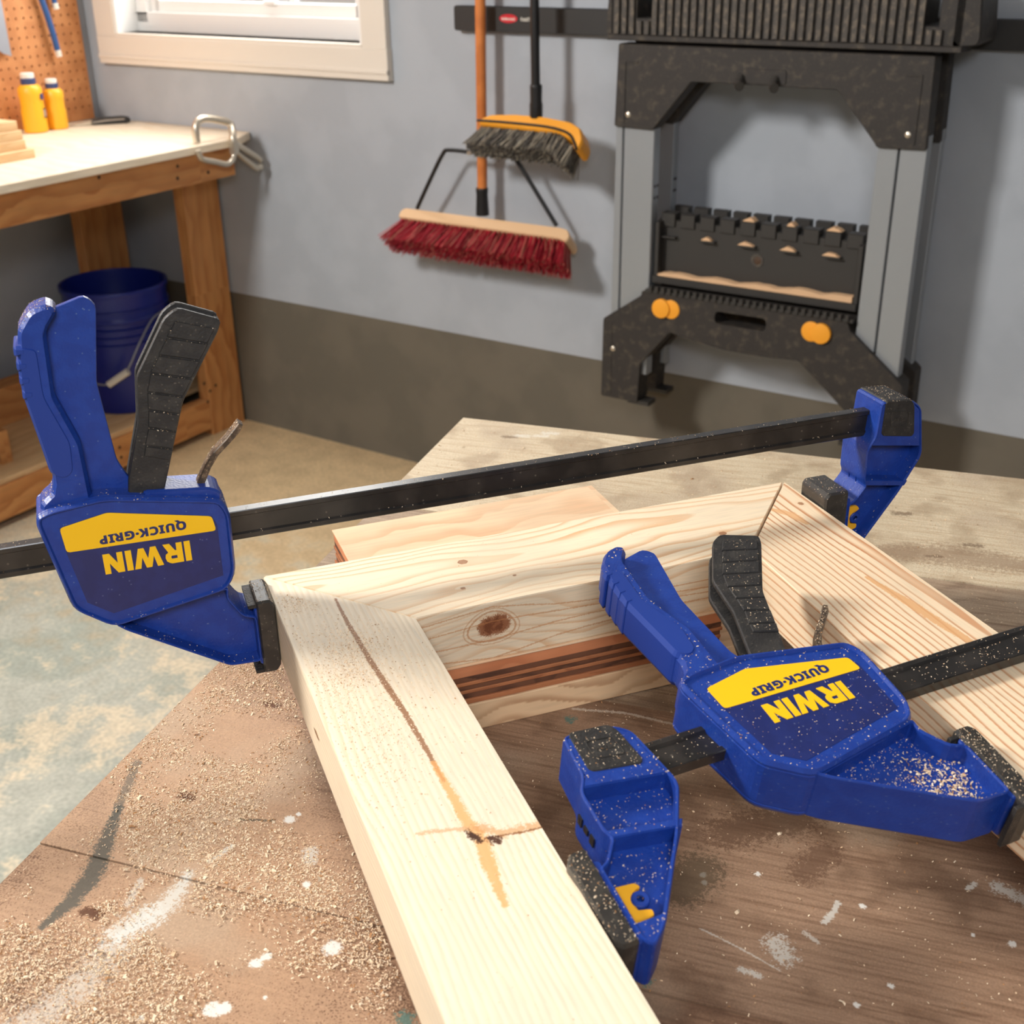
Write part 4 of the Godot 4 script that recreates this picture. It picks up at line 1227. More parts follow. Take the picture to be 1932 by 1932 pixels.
func bench_things() -> void:
	# blue bucket on the shelf
	var t := thing("bucket", "blue plastic bucket with wire handle under the workbench", "bucket", at(-2.845, 0.126, 0.285))
	var m := Mb.new()
	m.lathe(pv([[0.0, 0.0], [0.128, 0.0], [0.131, 0.004], [0.142, 0.270], [0.153, 0.272], [0.153, 0.282], [0.144, 0.285], [0.146, 0.345], [0.152, 0.348], [0.152, 0.360], [0.147, 0.362], [0.142, 0.358], [0.128, 0.012], [0.0, 0.010]]), 48)
	part("pail", m, M.bucket, t)
	m = Mb.new()
	m.lathe(pv([[0.146, 0.300], [0.1505, 0.301], [0.1505, 0.306], [0.146, 0.307]]), 48)
	part("rim_band", m, M.bucket, t)
	m = Mb.new()
	m.tube(smooth_path([[0.150, 0.285, -0.035], [0.165, 0.275, 0.02], [0.172, 0.225, 0.08], [0.160, 0.165, 0.118], [0.14, 0.13, 0.134], [0.09, 0.11, 0.160], [0.03, 0.13, 0.175], [-0.03, 0.2, 0.16], [-0.07, 0.285, 0.137]], 5), 0.0025, 8)
	part("wire_handle", m, M.wire, t)
	m = Mb.new()
	m.tube(p3([[0.155, 0.150, 0.121], [0.105, 0.112, 0.155]]), 0.010, 14)
	part("grip", m, M.white_plastic, t)
	for k in 3:
		m = Mb.new()
		m.lathe(pv([[0.1405 + k * 0.0012, 0.205 + k * 0.022], [0.1455 + k * 0.0012, 0.207 + k * 0.022], [0.1455 + k * 0.0012, 0.2095 + k * 0.022], [0.1405 + k * 0.0012, 0.2115 + k * 0.022]]), 48)
		part("rib", m, M.bucket, t)

	# yellow chalk bottles
	for s in [[-3.062, 0.290, 1.0, "taller yellow bottle with printed label in front of the pegboard"], [-3.058, 0.218, 0.86, "shorter plain yellow bottle in front of the pegboard"]]:
		t = thing("chalk_bottle", s[3], "bottle", at(s[0], 0.886, s[1], 0.35))
		var k: float = s[2]
		m = Mb.new()
		m.lathe(pv([[0.0, 0.0], [0.030 * k, 0.0], [0.033 * k, 0.004], [0.033 * k, 0.060 * k], [0.031 * k, 0.066 * k], [0.031 * k, 0.095 * k], [0.033 * k, 0.101 * k], [0.032 * k, 0.118 * k], [0.024 * k, 0.127 * k], [0.018 * k, 0.129 * k]]), 28)
		part("flask", m, M.bottle, t)
		m = Mb.new()
		m.lathe(pv([[0.019 * k, 0.127 * k], [0.0205 * k, 0.128 * k], [0.0205 * k, 0.143 * k], [0.019 * k, 0.1445 * k], [0.0, 0.1445 * k]]), 24, Transform3D.IDENTITY, true)
		part("collar", m, M.cap_blue, t)
		m = Mb.new()
		m.lathe(pv([[0.018 * k, 0.1445 * k], [0.0185 * k, 0.146 * k], [0.0185 * k, 0.156 * k], [0.016 * k, 0.158 * k], [0.0, 0.158 * k]]), 24)
		part("cap", m, M.white_plastic, t)
		if k == 1.0:
			for b in [[0.088, 0.104, -0.5, 0.5, "cap_blue"], [0.088, 0.098, 0.2, 0.5, "cap_blue"], [0.040, 0.062, -0.42, 0.42, "label_grey"], [0.061, 0.0645, -0.42, 0.42, "matt_black"], [0.038, 0.042, -0.42, 0.42, "matt_black"]]:
				m = Mb.new()
				for i in 6:
					var a0: float = lerpf(b[2], b[3], i / 6.0) - 0.35
					var a1: float = lerpf(b[2], b[3], (i + 1) / 6.0) - 0.35
					var rr := 0.0336
					m.quad(Vector3(cos(a0) * rr, b[0], sin(a0) * rr), Vector3(cos(a1) * rr, b[0], sin(a1) * rr), Vector3(cos(a1) * rr, b[1], sin(a1) * rr), Vector3(cos(a0) * rr, b[1], sin(a0) * rr), Vector3(cos(a0), 0, sin(a0)))
				part("printed_label", m, M[b[4]], t)

	# knife lying on the bench
	var dir := Vector3(0.113, 0, -0.151).normalized()
	var kb := Basis(dir, Vector3.UP, dir.cross(Vector3.UP))
	t = thing("utility_knife", "knife with dark handle and pale blade lying by the bottles", "knife", Transform3D(kb, Vector3(-3.02, 0.886, 0.12)))
	m = Mb.new()
	m.prism(Mb.rounded(pv([[-0.010, 0.002], [-0.008, 0.014], [0.030, 0.020], [0.080, 0.021], [0.098, 0.017], [0.102, 0.006], [0.090, 0.0005], [0.03, 0.0005]]), 0.004, 3), -0.010, 0.010, 0.003)
	part("handle", m, M.matt_black, t)
	m = Mb.new()
	m.prism(Mb.rounded(pv([[-0.008, 0.010], [0.030, 0.0145], [0.085, 0.0155], [0.085, 0.011], [0.030, 0.009], [-0.008, 0.006]]), 0.002, 2), -0.0104, 0.0104, 0.0006)
	part("inlay", m, M.label_grey, t)
	m = Mb.new()
	m.prism(pv([[-0.095, 0.001], [-0.010, 0.012], [-0.010, 0.002], [-0.085, 0.0003]]), -0.008, 0.008, 0.0004)
	part("blade", m, M.nickel, t)

	# stack of short boards on the bench
	for k in 4:
		var d := [0.0, 0.018, 0.022, 0.030][k] as float
		var b := board_x("short_board", Vector3(-2.98 - d, 0.886 + k * 0.0222, 0.572 + d * 0.5), Vector3(-2.705 - d, 0.908 + k * 0.0222, 1.25 + d), M.lumber_pale, self, 2)
		b.name = numbered("pale_board")
		tag(b, ["bottom board of the pale stack on the workbench, sticking out furthest", "second board up in the pale stack on the workbench", "third board up in the pale stack on the workbench", "topmost board of the pale stack on the workbench"][k], "board", "short boards stacked on the workbench")

	# locking C-clamp gripping the end of the bench
	t = thing("locking_clamp", "nickel locking C-clamp gripping the corner of the workbench", "clamp")
	m = Mb.new()
	m.tube(smooth_path([[-2.50, 0.889, 0.222], [-2.50, 0.925, 0.221], [-2.50, 0.943, 0.206], [-2.498, 0.944, 0.175], [-2.487, 0.930, 0.122], [-2.480, 0.918, 0.112], [-2.462, 0.893, 0.128], [-2.460, 0.871, 0.130]], 5), 0.0100, 12)
	part("upper_arm", m, M.nickel, t)
	m = Mb.new()
	m.tube(smooth_path([[-2.46, 0.878, 0.261], [-2.46, 0.862, 0.256], [-2.46, 0.852, 0.246], [-2.46, 0.840, 0.205], [-2.46, 0.828, 0.163], [-2.46, 0.838, 0.138], [-2.46, 0.858, 0.131]], 5), 0.0078, 12)
	part("lower_arm", m, M.nickel, t)
	m = Mb.new()
	m.box(Vector3(-2.46, 0.866, 0.130), Vector3(0.018, 0.034, 0.022), 0.004)
	part("pivot", m, M.nickel, t)
	m = Mb.new()
	m.tube(smooth_path([[-2.46, 0.872, 0.125], [-2.46, 0.862, 0.103], [-2.46, 0.845, 0.075], [-2.46, 0.828, 0.046], [-2.46, 0.818, 0.034]], 4), 0.009, 12, 0.0075)
	part("handle", m, M.nickel, t)
	m = Mb.new()
	m.tube(smooth_path([[-2.46, 0.856, 0.125], [-2.46, 0.838, 0.105], [-2.46, 0.818, 0.078], [-2.46, 0.802, 0.055], [-2.46, 0.801, 0.036]], 4), 0.006, 12, 0.0095)
	part("release_handle", m, M.nickel, t)

	# tools on the pegboard
	t = thing("pliers", "pliers with long blue handles hanging on the pegboard", "pliers")
	m = Mb.new()
	m.tube(smooth_path([[-3.108, 1.29, 0.185], [-3.106, 1.22, 0.165], [-3.104, 1.15, 0.151], [-3.103, 1.085, 0.142]], 4), 0.0085, 10)
	part("handle", m, M.tool_blue, t)
	m = Mb.new()
	m.tube(p3([[-3.103, 1.090, 0.1425], [-3.103, 1.072, 0.140]]), 0.0088, 10)
	part("handle_tip", m, M.white_plastic, t)
	m = Mb.new()
	m.tube(smooth_path([[-3.108, 1.30, 0.150], [-3.106, 1.25, 0.130], [-3.104, 1.20, 0.123]], 4), 0.0075, 10)
	part("handle", m, M.tool_blue, t)
	m = Mb.new()
	m.tube(p3([[-3.104, 1.213, 0.1245], [-3.104, 1.197, 0.1225]]), 0.008, 10)
	part("handle_tip", m, M.white_plastic, t)
	m = Mb.new()
	m.box(Vector3(-3.112, 1.33, 0.172), Vector3(0.016, 0.09, 0.035), 0.004)
	part("jaws", m, M.nickel, t)
	t = thing("handsaw", "grey saw blade hanging on the pegboard beside the pliers", "saw")
	m = Mb.new()
	m.prism(pv([[-0.385, 1.60], [-0.300, 1.60], [-0.292, 1.085], [-0.318, 1.095], [-0.40, 1.16]]), -0.0012, 0.0012, 0.0, Transform3D(Basis(Vector3(0, 0, -1), Vector3.UP, Vector3.RIGHT), Vector3(-3.112, 0, 0)))
	part("blade", m, M.wire, t)
	m = Mb.new()
	m.prism(Mb.rounded(pv([[-0.41, 1.59], [-0.29, 1.59], [-0.28, 1.70], [-0.38, 1.72]]), 0.01, 3), -0.011, 0.011, 0.004, Transform3D(Basis(Vector3(0, 0, -1), Vector3.UP, Vector3.RIGHT), Vector3(-3.112, 0, 0)))
	part("handle", m, M.handle_wood, t)

# ---------------------------------------------------------------- rail and brooms on the back wall
func bristles(parent: Node, called: String, rows: int, cols: int, per: int, x0: float, x1: float, z0: float, z1: float, y_top: float, lean: Vector3, flare: float, length: float, colours: Array, rad: float, sd: int, end_drop: float = 0.0, xf: Transform3D = Transform3D.IDENTITY) -> void:
	var rg := RandomNumberGenerator.new()
	rg.seed = sd
	var m := Mb.new()
	m.use_col = true
	for r in rows:
		for c in cols:
			var fx := (c + 0.5) / cols
			var fz := (r + 0.5) / rows
			var root := Vector3(lerpf(x0, x1, fx), y_top, lerpf(z0, z1, fz))
			root.y -= end_drop * smoothstep(0.8, 1.0, fx)
			for k in per:
				var b := root + Vector3(rg.randfn(0, 0.0018), 0, rg.randfn(0, 0.0018))
				var tip := b + lean + Vector3((fx - 0.5) * flare + rg.randfn(0, 0.005), -length * rg.randf_range(0.93, 1.04), (fz - 0.5) * flare * 0.45 + rg.randfn(0, 0.005))
				var c0: Color = colours[rg.randi() % colours.size()]
				m.tint = c0 * rg.randf_range(0.75, 1.15)
				var d := (tip - b).normalized()
				var s := d.cross(Vector3(rg.randfn(), rg.randfn(), rg.randfn())).normalized()
				var q := d.cross(s)
				var a := []
				for j in 3:
					var o := (s * cos(TAU * j / 3) + q * sin(TAU * j / 3)) * rad
					a.append([b + o, tip + o * 0.8, o.normalized()])
				for j in 3:
					var e = a[j]; var f = a[(j + 1) % 3]
					m.tri_n(e[0], f[0], f[1], e[2], f[2], f[2])
					m.tri_n(e[0], f[1], e[1], e[2], f[2], e[2])
				m.tri(a[0][1], a[1][1], a[2][1], d)
	var o2 := part(called, m, M.red, parent, xf)
	o2.set_meta("kind", "stuff")

func wall_things() -> void:
	var t := thing("wall_rail", "long black tool rail screwed to the wall behind the brooms", "rail")
	var m := Mb.new()
	m.prism(Mb.rounded(pv([[-1.800, 1.171], [1.2, 1.171], [1.2, 1.226], [-1.800, 1.226]]), 0.006, 3), 0.0, 0.026, 0.004)
	part("rail", m, M.matt_black, t)
	m = Mb.new()
	var el := PackedVector2Array()
	for i in 28: el.append(Vector2(-1.645 + 0.0245 * cos(TAU * i / 28), 1.201 + 0.0095 * sin(TAU * i / 28)))
	m.prism(el, 0.026, 0.0268, 0.0002)
	var bd := part("badge", m, M.badge_red, t)
	lettering("lettering", "Rubbermaid", 0.036, 0.0065, 0.0003, M.white_plastic, bd, at(-1.645, 1.2005, 0.0270))
	lettering("lettering", "FastTrack", 0.044, 0.0085, 0.0003, M.white_plastic, bd, at(-1.589, 1.2005, 0.0263))

	# push broom with red bristles
	t = thing("push_broom", "push broom with red bristles and long wooden handle on the rail", "broom")
	m = Mb.new()
	m.tube(p3([[-1.692, 2.05, 0.062], [-1.698, 1.24, 0.062], [-1.7045, 0.80, 0.062]]), 0.0122, 18)
	part("handle", m, M.handle_wood, t)
	m = Mb.new()
	m.lathe(pv([[0.0165, 0.0], [0.0160, 0.010], [0.0140, 0.052], [0.0150, 0.056], [0.0150, 0.066], [0.0125, 0.066]]), 20, at(-1.7055, 0.752, 0.062))
	part("socket", m, M.gloss_black, t)
	m = Mb.new()
	m.prism(Mb.rounded(pv([[-1.945, 0.722], [-1.470, 0.722], [-1.447, 0.716], [-1.442, 0.730], [-1.455, 0.748], [-1.475, 0.752], [-1.935, 0.752], [-1.947, 0.742]]), 0.005, 2), 0.032, 0.092, 0.004)
	var tip := Transform3D(Basis(Vector3.RIGHT, -0.80), Vector3(0, 0.717, 0.062)) * Transform3D(Basis.IDENTITY, Vector3(0, -0.737, -0.062))
	part("block", m, M.broom_wood, t, tip)
	bristles(t, "bristles", 5, 38, 15, -1.938, -1.452, 0.038, 0.088, 0.722, Vector3(-0.004, 0, 0.0), 0.055, 0.068, [Color(0.36, 0.006, 0.020), Color(0.46, 0.012, 0.030), Color(0.24, 0.004, 0.014), Color(0.52, 0.02, 0.04), Color(0.42, 0.010, 0.026), Color(0.50, 0.16, 0.11)], 0.0011, 401, 0.0, tip)
	for s in [[[-1.900, 0.750, 0.070], [-1.850, 0.826, 0.078], [-1.805, 0.893, 0.082], [-1.785, 0.904, 0.082], [-1.724, 0.903, 0.078]], [[-1.488, 0.750, 0.070], [-1.540, 0.826, 0.078], [-1.590, 0.893, 0.082], [-1.615, 0.904, 0.082], [-1.686, 0.903, 0.078]]]:
		m = Mb.new()
		m.tube(smooth_path(s, 4), 0.0052, 10)
		part("brace", m, M.gloss_black, t)
	m = Mb.new()
	m.lathe(pv([[0.0150, 0.0], [0.0158, 0.002], [0.0158, 0.016], [0.0150, 0.018]]), 18, at(-1.7025, 0.894, 0.062))
	part("brace_band", m, M.steel, t)
	m = Mb.new()
	m.tube(p3([[-1.722, 0.903, 0.074], [-1.722, 0.903, 0.092]]), 0.005, 8)
	part("bolt", m, M.nickel, t)

	# angle broom with grey bristles and a yellow head
	t = thing("angle_broom", "broom with yellow head and dusty grey bristles on black handle", "broom", at(0.025, 0.007, 0.040))
	m = Mb.new()
	m.tube(p3([[-1.556, 2.05, 0.066], [-1.550, 1.24, 0.066], [-1.548, 1.05, 0.066]]), 0.0105, 16)
	part("handle", m, M.gloss_black, t)
	m = Mb.new()
	m.lathe(pv([[0.0125, 0.0], [0.0150, 0.004], [0.0152, 0.030], [0.0135, 0.036], [0.0142, 0.068], [0.0132, 0.072], [0.0105, 0.072]]), 18, at(-1.547, 0.992, 0.066))
	part("socket", m, M.gloss_black, t)
	m = Mb.new()
	m.prism(Mb.rounded(pv([[-1.690, 0.968], [-1.470, 0.963], [-1.432, 0.948], [-1.416, 0.925], [-1.405, 0.930], [-1.404, 0.950], [-1.420, 0.978], [-1.450, 0.992], [-1.520, 1.000], [-1.600, 1.001], [-1.665, 0.995], [-1.688, 0.983]]), 0.006, 2), 0.036, 0.092, 0.006)
	tip = Transform3D(Basis(Vector3.RIGHT, -0.70), Vector3(0, 0.966, 0.062)) * Transform3D(Basis.IDENTITY, Vector3(0, -0.982, -0.064))
	part("head", m, M.broom_yellow, t, tip)
	m = Mb.new()
	m.tube(smooth_path([[-1.694, 0.976, 0.0925], [-1.600, 0.976, 0.0932], [-1.500, 0.973, 0.0932], [-1.445, 0.962, 0.0932], [-1.420, 0.940, 0.0925], [-1.410, 0.925, 0.0915]], 4), 0.0032, 8)
	part("bumper", m, M.gloss_black, t, tip)
	bristles(t, "bristles", 6, 26, 16, -1.684, -1.424, 0.040, 0.088, 0.964, Vector3(-0.014, 0, 0.0), 0.028, 0.050, [Color(0.05, 0.045, 0.04), Color(0.10, 0.09, 0.075), Color(0.30, 0.25, 0.19), Color(0.42, 0.36, 0.27), Color(0.07, 0.06, 0.055), Color(0.16, 0.14, 0.11)], 0.0011, 402, 0.028, tip)

# ---------------------------------------------------------------- folded sawhorse hung on the rail
func hp(a: Array) -> PackedVector2Array:
	var r := PackedVector2Array()
	for p in a: r.append(Vector2(-0.952 + p[0], p[1]))
	return r

func sawhorse() -> void:
	var t := thing("folding_sawhorse", "folded black sawhorse with grey legs hanging on the wall", "sawhorse")
	var X := -0.952
	var m: Mb
	# ribbed saddle beam along the top
	m = Mb.new()
	m.prism(hp([[-0.343, 1.188], [0.365, 1.188], [0.365, 1.285], [0.322, 1.285], [0.322, 1.221], [0.290, 1.221], [0.290, 1.285], [-0.254, 1.285], [-0.254, 1.221], [-0.286, 1.221], [-0.286, 1.285], [-0.343, 1.285]]), 0.06, 0.172, 0.002)
	m.box(Vector3(X + 0.011, 1.184, 0.150), Vector3(0.720, 0.011, 0.072), 0.003)
	var beam := part("beam", m, M.horse, t)
	for k in 40:
		var x := -0.330 + k * 0.01725
		var lo := 1.190
		if k == 3 or k == 4 or k == 37 or k == 38:
			m = Mb.new()
			m.box(Vector3(X + x, 1.203, 0.175), Vector3(0.0105, 0.026, 0.008), 0.0015)
		elif x > 0.325:
			continue
		else:
			m = Mb.new()
			m.box(Vector3(X + x, 1.237, 0.175), Vector3(0.0105, 0.094, 0.008), 0.0015)
		part("rib", m, M.horse_rib, beam)
	m = Mb.new()
	m.prism(Mb.rounded(hp([[0.348, 1.186], [0.392, 1.190], [0.398, 1.20], [0.390, 1.285], [0.348, 1.285]]), 0.006, 2), 0.05, 0.172, 0.005)
	part("end_cap", m, M.horse, t)
	m = Mb.new()
	m.prism(Mb.rounded(hp([[-0.360, 1.190], [-0.343, 1.186], [-0.343, 1.285], [-0.352, 1.285]]), 0.004, 2), 0.05, 0.172, 0.004)
	part("end_cap", m, M.horse, t)
	m = Mb.new()
	m.box(Vector3(X + 0.01, 1.178, 0.10), Vector3(0.62, 0.012, 0.10))
	part("hinge_strip", m, M.horse_dark, t)
	# front and rear leg panels, posts and feet
	for leaf in 2:
		var z1 := 0.18 if leaf == 0 else 0.085
		var zt := 0.045 if leaf == 0 else 0.040
		var z0 := z1 - zt
		m = Mb.new()
		m.prism(Mb.rounded(hp([[-0.324, 1.172], [-0.330, 1.006], [-0.238, 1.004], [-0.155, 1.104], [0.150, 1.104], [0.231, 1.012], [0.236, 1.004], [0.330, 1.006], [0.326, 1.172]]), 0.004, 2), z0, z1, 0.003)
		var up := part("upper_panel", m, M.horse, t)
		if leaf == 0:
			for s in [-1.0, 1.0]:
				m = Mb.new()
				m.box(Vector3(X + s * 0.306, 1.075, z1 + 0.0005), Vector3(0.003, 0.12, 0.003))
				m.box(Vector3(X + s * 0.292, 1.137, z1 + 0.0005), Vector3(0.030, 0.003, 0.003))
				part("moulding", m, M.horse, up)
			for s in [-0.297, 0.293]:
				m = Mb.new()
				m.lathe(pv([[0.0, 0.003], [0.005, 0.002], [0.0062, 0.0]]), 12, Transform3D(Basis(Vector3.RIGHT, PI / 2), Vector3(X + s, 1.032, z1)))
				part("rivet_or_dark_hole", m, M.nickel, up)
			# catch with two hooked pegs
			m = Mb.new()
			m.prism(Mb.rounded(hp([[-0.046, 1.108], [0.046, 1.108], [0.046, 1.135], [-0.046, 1.135]]), 0.004, 2), z1 - 0.002, z1 + 0.002, 0.001)
			part("catch_plate", m, M.horse, up)
			for x in [-0.040, 0.032]:
				m = Mb.new()
				m.tube(smooth_path([[X + x - 0.008, 1.120, z1], [X + x - 0.006, 1.108, z1 + 0.014], [X + x + 0.001, 1.104, z1 + 0.026]], 4), 0.008, 12, 0.0095)
				part("catch_peg", m, M.horse_dark, up)
		# aluminium channel posts
		for s in [-1.0, 1.0]:
			var a := -0.330 if s < 0 else 0.236
			var b := -0.238 if s < 0 else 0.330
			var seam := -0.312 if s < 0 else 0.277
			m = Mb.new()
			m.prism(hp([[a - 0.004, 0.46], [seam - 0.0016, 0.46], [seam - 0.0016, 1.03], [a, 1.03]]), z0 + 0.004, z1 - 0.010, 0.003)
			m.prism(hp([[seam + 0.0016, 0.46], [b, 0.46], [b, 1.03], [seam + 0.0016, 1.03]]), z0 + 0.004, z1 - 0.010, 0.003)
			m.box(Vector3(X + seam, 0.745, (z0 + z1) / 2 - 0.010), Vector3(0.006, 0.56, 0.012))
			var post := part("post", m, M.alu, t)
			if s < 0:
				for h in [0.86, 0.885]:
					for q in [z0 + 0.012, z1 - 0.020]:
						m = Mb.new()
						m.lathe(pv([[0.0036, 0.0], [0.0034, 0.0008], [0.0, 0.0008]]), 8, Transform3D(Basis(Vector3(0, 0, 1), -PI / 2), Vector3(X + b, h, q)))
						part("rivet_or_dark_hole", m, M.horse, post)  # dark discs stand in for the shaded holes in the post side
		# foot panel with its arch
		m = Mb.new()
		var foot_line := Mb.rounded(hp([[-0.344, 0.583], [-0.249, 0.650], [-0.249, 0.660], [0.219, 0.658], [0.226, 0.640], [0.344, 0.545], [0.346, 0.396], [0.252, 0.396], [0.250, 0.455], [0.124, 0.561], [0.040, 0.556], [-0.040, 0.556], [-0.124, 0.566], [-0.178, 0.576], [-0.248, 0.490], [-0.252, 0.396], [-0.346, 0.396]]), 0.004, 2)
		if leaf == 0: m.prism_holed(foot_line, Mb.rounded(hp([[-0.072, 0.612], [0.046, 0.612], [0.046, 0.640], [-0.072, 0.640]]), 0.012, 4), X - 0.013, z0 - 0.002, z1 + 0.004)
		else: m.prism(foot_line, z0 - 0.002, z1 + 0.004, 0.003)
		var foot := part("foot_panel", m, M.horse, t)
		if leaf == 0:
			for x in [-0.198, 0.167]:
				for k in 2:
					m = Mb.new()
					m.lathe(pv([[0.0, 0.010], [0.020, 0.009], [0.0215, 0.006], [0.0215, 0.0]]), 24, Transform3D(Basis(Vector3.RIGHT, PI / 2), Vector3(X + x + k * 0.022 * (1.0 if x < 0 else -1.0), 0.628, z1 + 0.004 - k * 0.006)))
					part("knob", m, M.orange, foot)
			m = Mb.new()
			m.box(Vector3(X - 0.322, 0.49, z1 + 0.004), Vector3(0.003, 0.17, 0.002))
			part("moulding", m, M.horse, foot)
			m = Mb.new()
			m.lathe(pv([[0.0, 0.003], [0.005, 0.002], [0.0062, 0.0]]), 12, Transform3D(Basis(Vector3.RIGHT, PI / 2), Vector3(X - 0.318, 0.515, z1 + 0.004)))
			part("rivet_or_dark_hole", m, M.nickel, foot)
		for s in [-1.0, 1.0]:
			m = Mb.new()
			m.box(Vector3(X + s * 0.252, 0.394, z1 - 0.02), Vector3(0.055, 0.010, 0.040), 0.002)
			part("foot_pad", m, M.horse_dark, foot)
	# folding tray with its two rows of teeth
	m = Mb.new()
	m.prism(hp([[-0.236, 0.668], [0.226, 0.668], [0.226, 0.812], [-0.236, 0.812]]), 0.085, 0.135, 0.003)
	var tray := part("tray", m, M.horse_dark, t)
	m = Mb.new()
	m.box(Vector3(X - 0.005, 0.684, 0.148), Vector3(0.462, 0.016, 0.030), 0.002)
	m.box(Vector3(X - 0.005, 0.662, 0.160), Vector3(0.470, 0.008, 0.050), 0.001)
	part("ledge", m, M.horse_dark, tray)
	for s in [-0.229, 0.222]:
		m = Mb.new()
		m.box(Vector3(X + s, 0.745, 0.146), Vector3(0.010, 0.13, 0.026), 0.002)
		part("tray_side", m, M.horse_dark, tray)
	for k in 10:
		m = Mb.new()
		var x := -0.213 + k * 0.0462
		m.box(Vector3(X + x, 0.812, 0.125), Vector3(0.034, 0.030, 0.030), 0.003)
		part("tooth", m, M.horse_dark, tray)
		m = Mb.new()
		m.box(Vector3(X + x + 0.006, 0.812, 0.075), Vector3(0.036, 0.040, 0.022), 0.003)
		part("tooth", m, M.horse_dark, tray)
	for k in 30:
		m = Mb.new()
		m.box(Vector3(X - 0.226 + k * 0.0153, 0.668, 0.186), Vector3(0.008, 0.014, 0.008), 0.001)
		part("cog", m, M.horse_dark, tray)
	m = Mb.new()
	m.lathe(pv([[0.0135, 0.0], [0.0135, 0.002], [0.0095, 0.002], [0.0095, 0.0005], [0.0, 0.0004]]), 20, Transform3D(Basis(Vector3.RIGHT, PI / 2), Vector3(X - 0.003, 0.748, 0.135)), true)
	part("bolt_hole", m, M.horse_rib, tray)
	m = Mb.new()
	m.lathe(pv([[0.0092, 0.0], [0.0090, 0.0010], [0.0, 0.0016]]), 16, Transform3D(Basis(Vector3.RIGHT, PI / 2), Vector3(X - 0.001, 0.7475, 0.1352)))
	part("bolt", m, M.nail, tray)
	# sawdust drifted on the ledges
	var rg := RandomNumberGenerator.new()
	rg.seed = 77
	m = Mb.new()
	var top := PackedVector2Array()
	var bot := PackedVector2Array()
	for i in 41:
		var x := -0.225 + 0.44 * i / 40.0
		var h := 0.004 + 0.006 * absf(sin(i * 0.37)) * rg.randf_range(0.6, 1.0) + 0.004 * smoothstep(0.3, 0.9, i / 40.0)
		top.append(Vector2(X + x, 0.692 + h))
		bot.insert(0, Vector2(X + x, 0.691))
	m.prism(top + bot, 0.137, 0.158, 0.001)
	var dr := part("sawdust", m, M.tan_dust, tray)
	dr.set_meta("label", "drift of pale sawdust along the ledge")
	for k in 5:
		m = Mb.new()
		m.box(Vector3(X - 0.208 + k * 0.0924, 0.776, 0.141), Vector3(0.034, 0.004, 0.014), 0.001)
		part("ledge", m, M.horse_dark, tray)
	for q in [[-0.028, 0.7785, 0.036], [0.065, 0.7785, 0.034], [0.157, 0.7785, 0.036], [-0.118, 0.7785, 0.024], [-0.028, 0.8275, 0.028], [0.157, 0.8275, 0.032], [0.065, 0.8275, 0.018]]:
		m = Mb.new()
		var hump := PackedVector2Array()
		for i in 9:
			var u := i / 8.0
			hump.append(Vector2(X + q[0] + (u - 0.5) * q[2], q[1] + 0.009 * sin(PI * u) * rg.randf_range(0.6, 1.0)))
		m.prism(hump, 0.136 if q[1] < 0.8 else 0.118, 0.147 if q[1] < 0.8 else 0.138, 0.0)
		part("sawdust", m, M.tan_dust, tray)

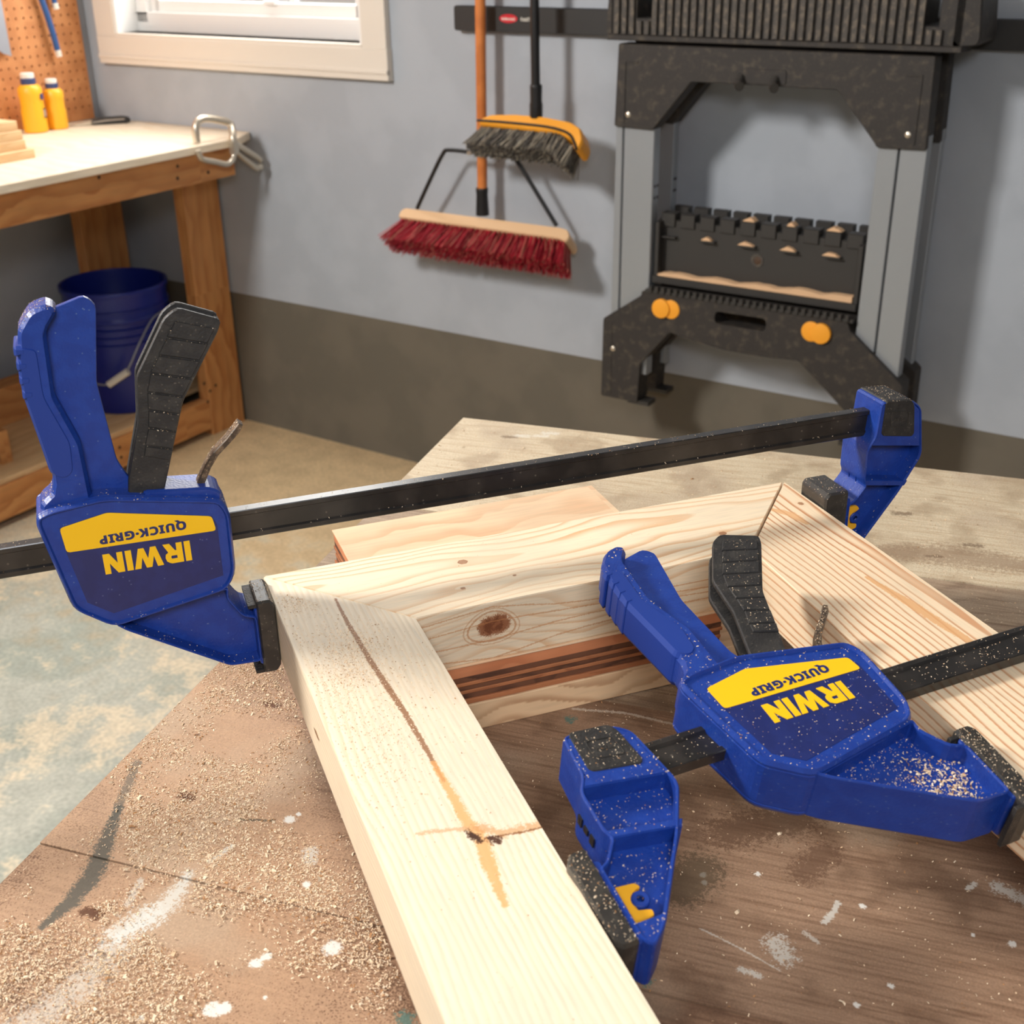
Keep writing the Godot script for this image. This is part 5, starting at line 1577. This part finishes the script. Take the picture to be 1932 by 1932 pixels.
# ---------------------------------------------------------------- loose sawdust on table and boards
func dust() -> void:
	var rg := RandomNumberGenerator.new()
	rg.seed = 1001
	var nz := noise(9.0, 501, 3)
	var chip := chip_mesh()
	var fi := FX.affine_inverse()
	var places := []
	# on the table: thick on the open left side, thin elsewhere, brushed off the smooth paint
	var bare := [[Vector2(0.100, 0.728), Vector2(0.102, 0.752), 0.008], [Vector2(0.102, 0.752), Vector2(0.088, 0.784), 0.011], [Vector2(0.090, 0.82), Vector2(0.078, 0.858), 0.010], [Vector2(0.026, 0.690), Vector2(0.047, 0.747), 0.006], [Vector2(0.047, 0.747), Vector2(0.045, 0.789), 0.006],
		[Vector2(0.172, 0.774), Vector2(0.172, 0.776), 0.006], [Vector2(0.205, 0.755), Vector2(0.2051, 0.755), 0.006], [Vector2(0.165, 0.811), Vector2(0.170, 0.810), 0.006], [Vector2(0.170, 0.716), Vector2(0.1701, 0.716), 0.004]]
	for i in 330000:
		var p := Vector2(rg.randf_range(0.0, 0.30), rg.randf_range(0.10, 0.90)) if i < 260000 else Vector2(rg.randf_range(0.0, 0.66), rg.randf_range(0.0, 0.90))
		var q: Vector3 = fi * (TX * Vector3(p.x, 0, p.y))
		var left := q.x < 0.01
		if i < 260000 and not left: continue
		var dens := 0.10
		if left:
			dens = 0.40 + 0.75 * smoothstep(0.45, 0.75, p.y)
			dens *= smoothstep(-0.35, 0.35, nz.get_noise_2d(p.x * 1.0, p.y * 1.0))
			dens *= 0.65 + 0.7 * smoothstep(-0.2, 0.4, nz.get_noise_2d(p.x * 5.0 + 9.0, p.y * 5.0))
		elif q.x > 0.08 and q.x < 0.33 and q.z > 0.09:
			dens = 0.05 + 0.09 * smoothstep(-0.1, 0.5, nz.get_noise_2d(p.x * 2.0, p.y * 2.0 + 4.0))
		else:
			dens = 0.16 * smoothstep(-0.4, 0.3, nz.get_noise_2d(p.x * 2.0, p.y * 2.0 + 4.0))
		var roll := rg.randf()
		if roll > dens: continue
		for w in bare:
			if p.distance_to(Geometry2D.get_closest_point_to_segment(p, w[0], w[1])) < w[2]: dens *= 0.22
		if roll > dens: continue
		var s := rg.randf_range(0.0004, 0.0013)
		if rg.randf() < 0.03: s *= 2.2
		places.append(speck(Vector3(p.x, 0.0001, p.y), Vector3.UP, s, rg))
	var o := chips("table_sawdust", places, chip, M.chip, self)
	o.transform = TX
	tag(o, "tan sawdust and chips strewn over the plank table", "sawdust")
	# on the boards of the frame: heaps near the corner
	places = []
	for g in [[0.018, 0.045, 0.010, 0.008, 500], [0.030, 0.105, 0.013, 0.016, 650], [0.026, 0.142, 0.012, 0.012, 700], [0.040, 0.115, 0.012, 0.010, 350], [0.024, 0.20, 0.014, 0.02, 400], [0.02, 0.235, 0.014, 0.02, 250], [0.045, 0.12, 0.03, 0.06, 500], [0.012, 0.16, 0.008, 0.03, 300], [0.05, 0.18, 0.02, 0.06, 250], [0.03, 0.30, 0.03, 0.08, 200]]:
		for i in g[4]:
			var x := rg.randfn(g[0], g[2])
			var z := rg.randfn(g[1], g[3])
			if x < 0.002 or x > 0.079 or z < 0.02 + x * 1.15: continue
			places.append(speck(Vector3(x, 0.0001, z), Vector3.UP, rg.randf_range(0.0003, 0.0009), rg, 0.25, 1.22))
	for i in 500:
		var x := rg.randf_range(0.03, 0.40)
		var z := rg.randf_range(0.003, 0.088)
		if z > x * 1.1 or z > (0.41 - x): continue
		places.append(speck(Vector3(x, 0.0001, z), Vector3.UP, rg.randf_range(0.0002, 0.0006), rg, 0.25, 1.22))
	o = chips("frame_sawdust", places, chip, M.chip, self)
	o.transform = FX
	tag(o, "fine sawdust lying in little heaps on the pine boards", "sawdust")
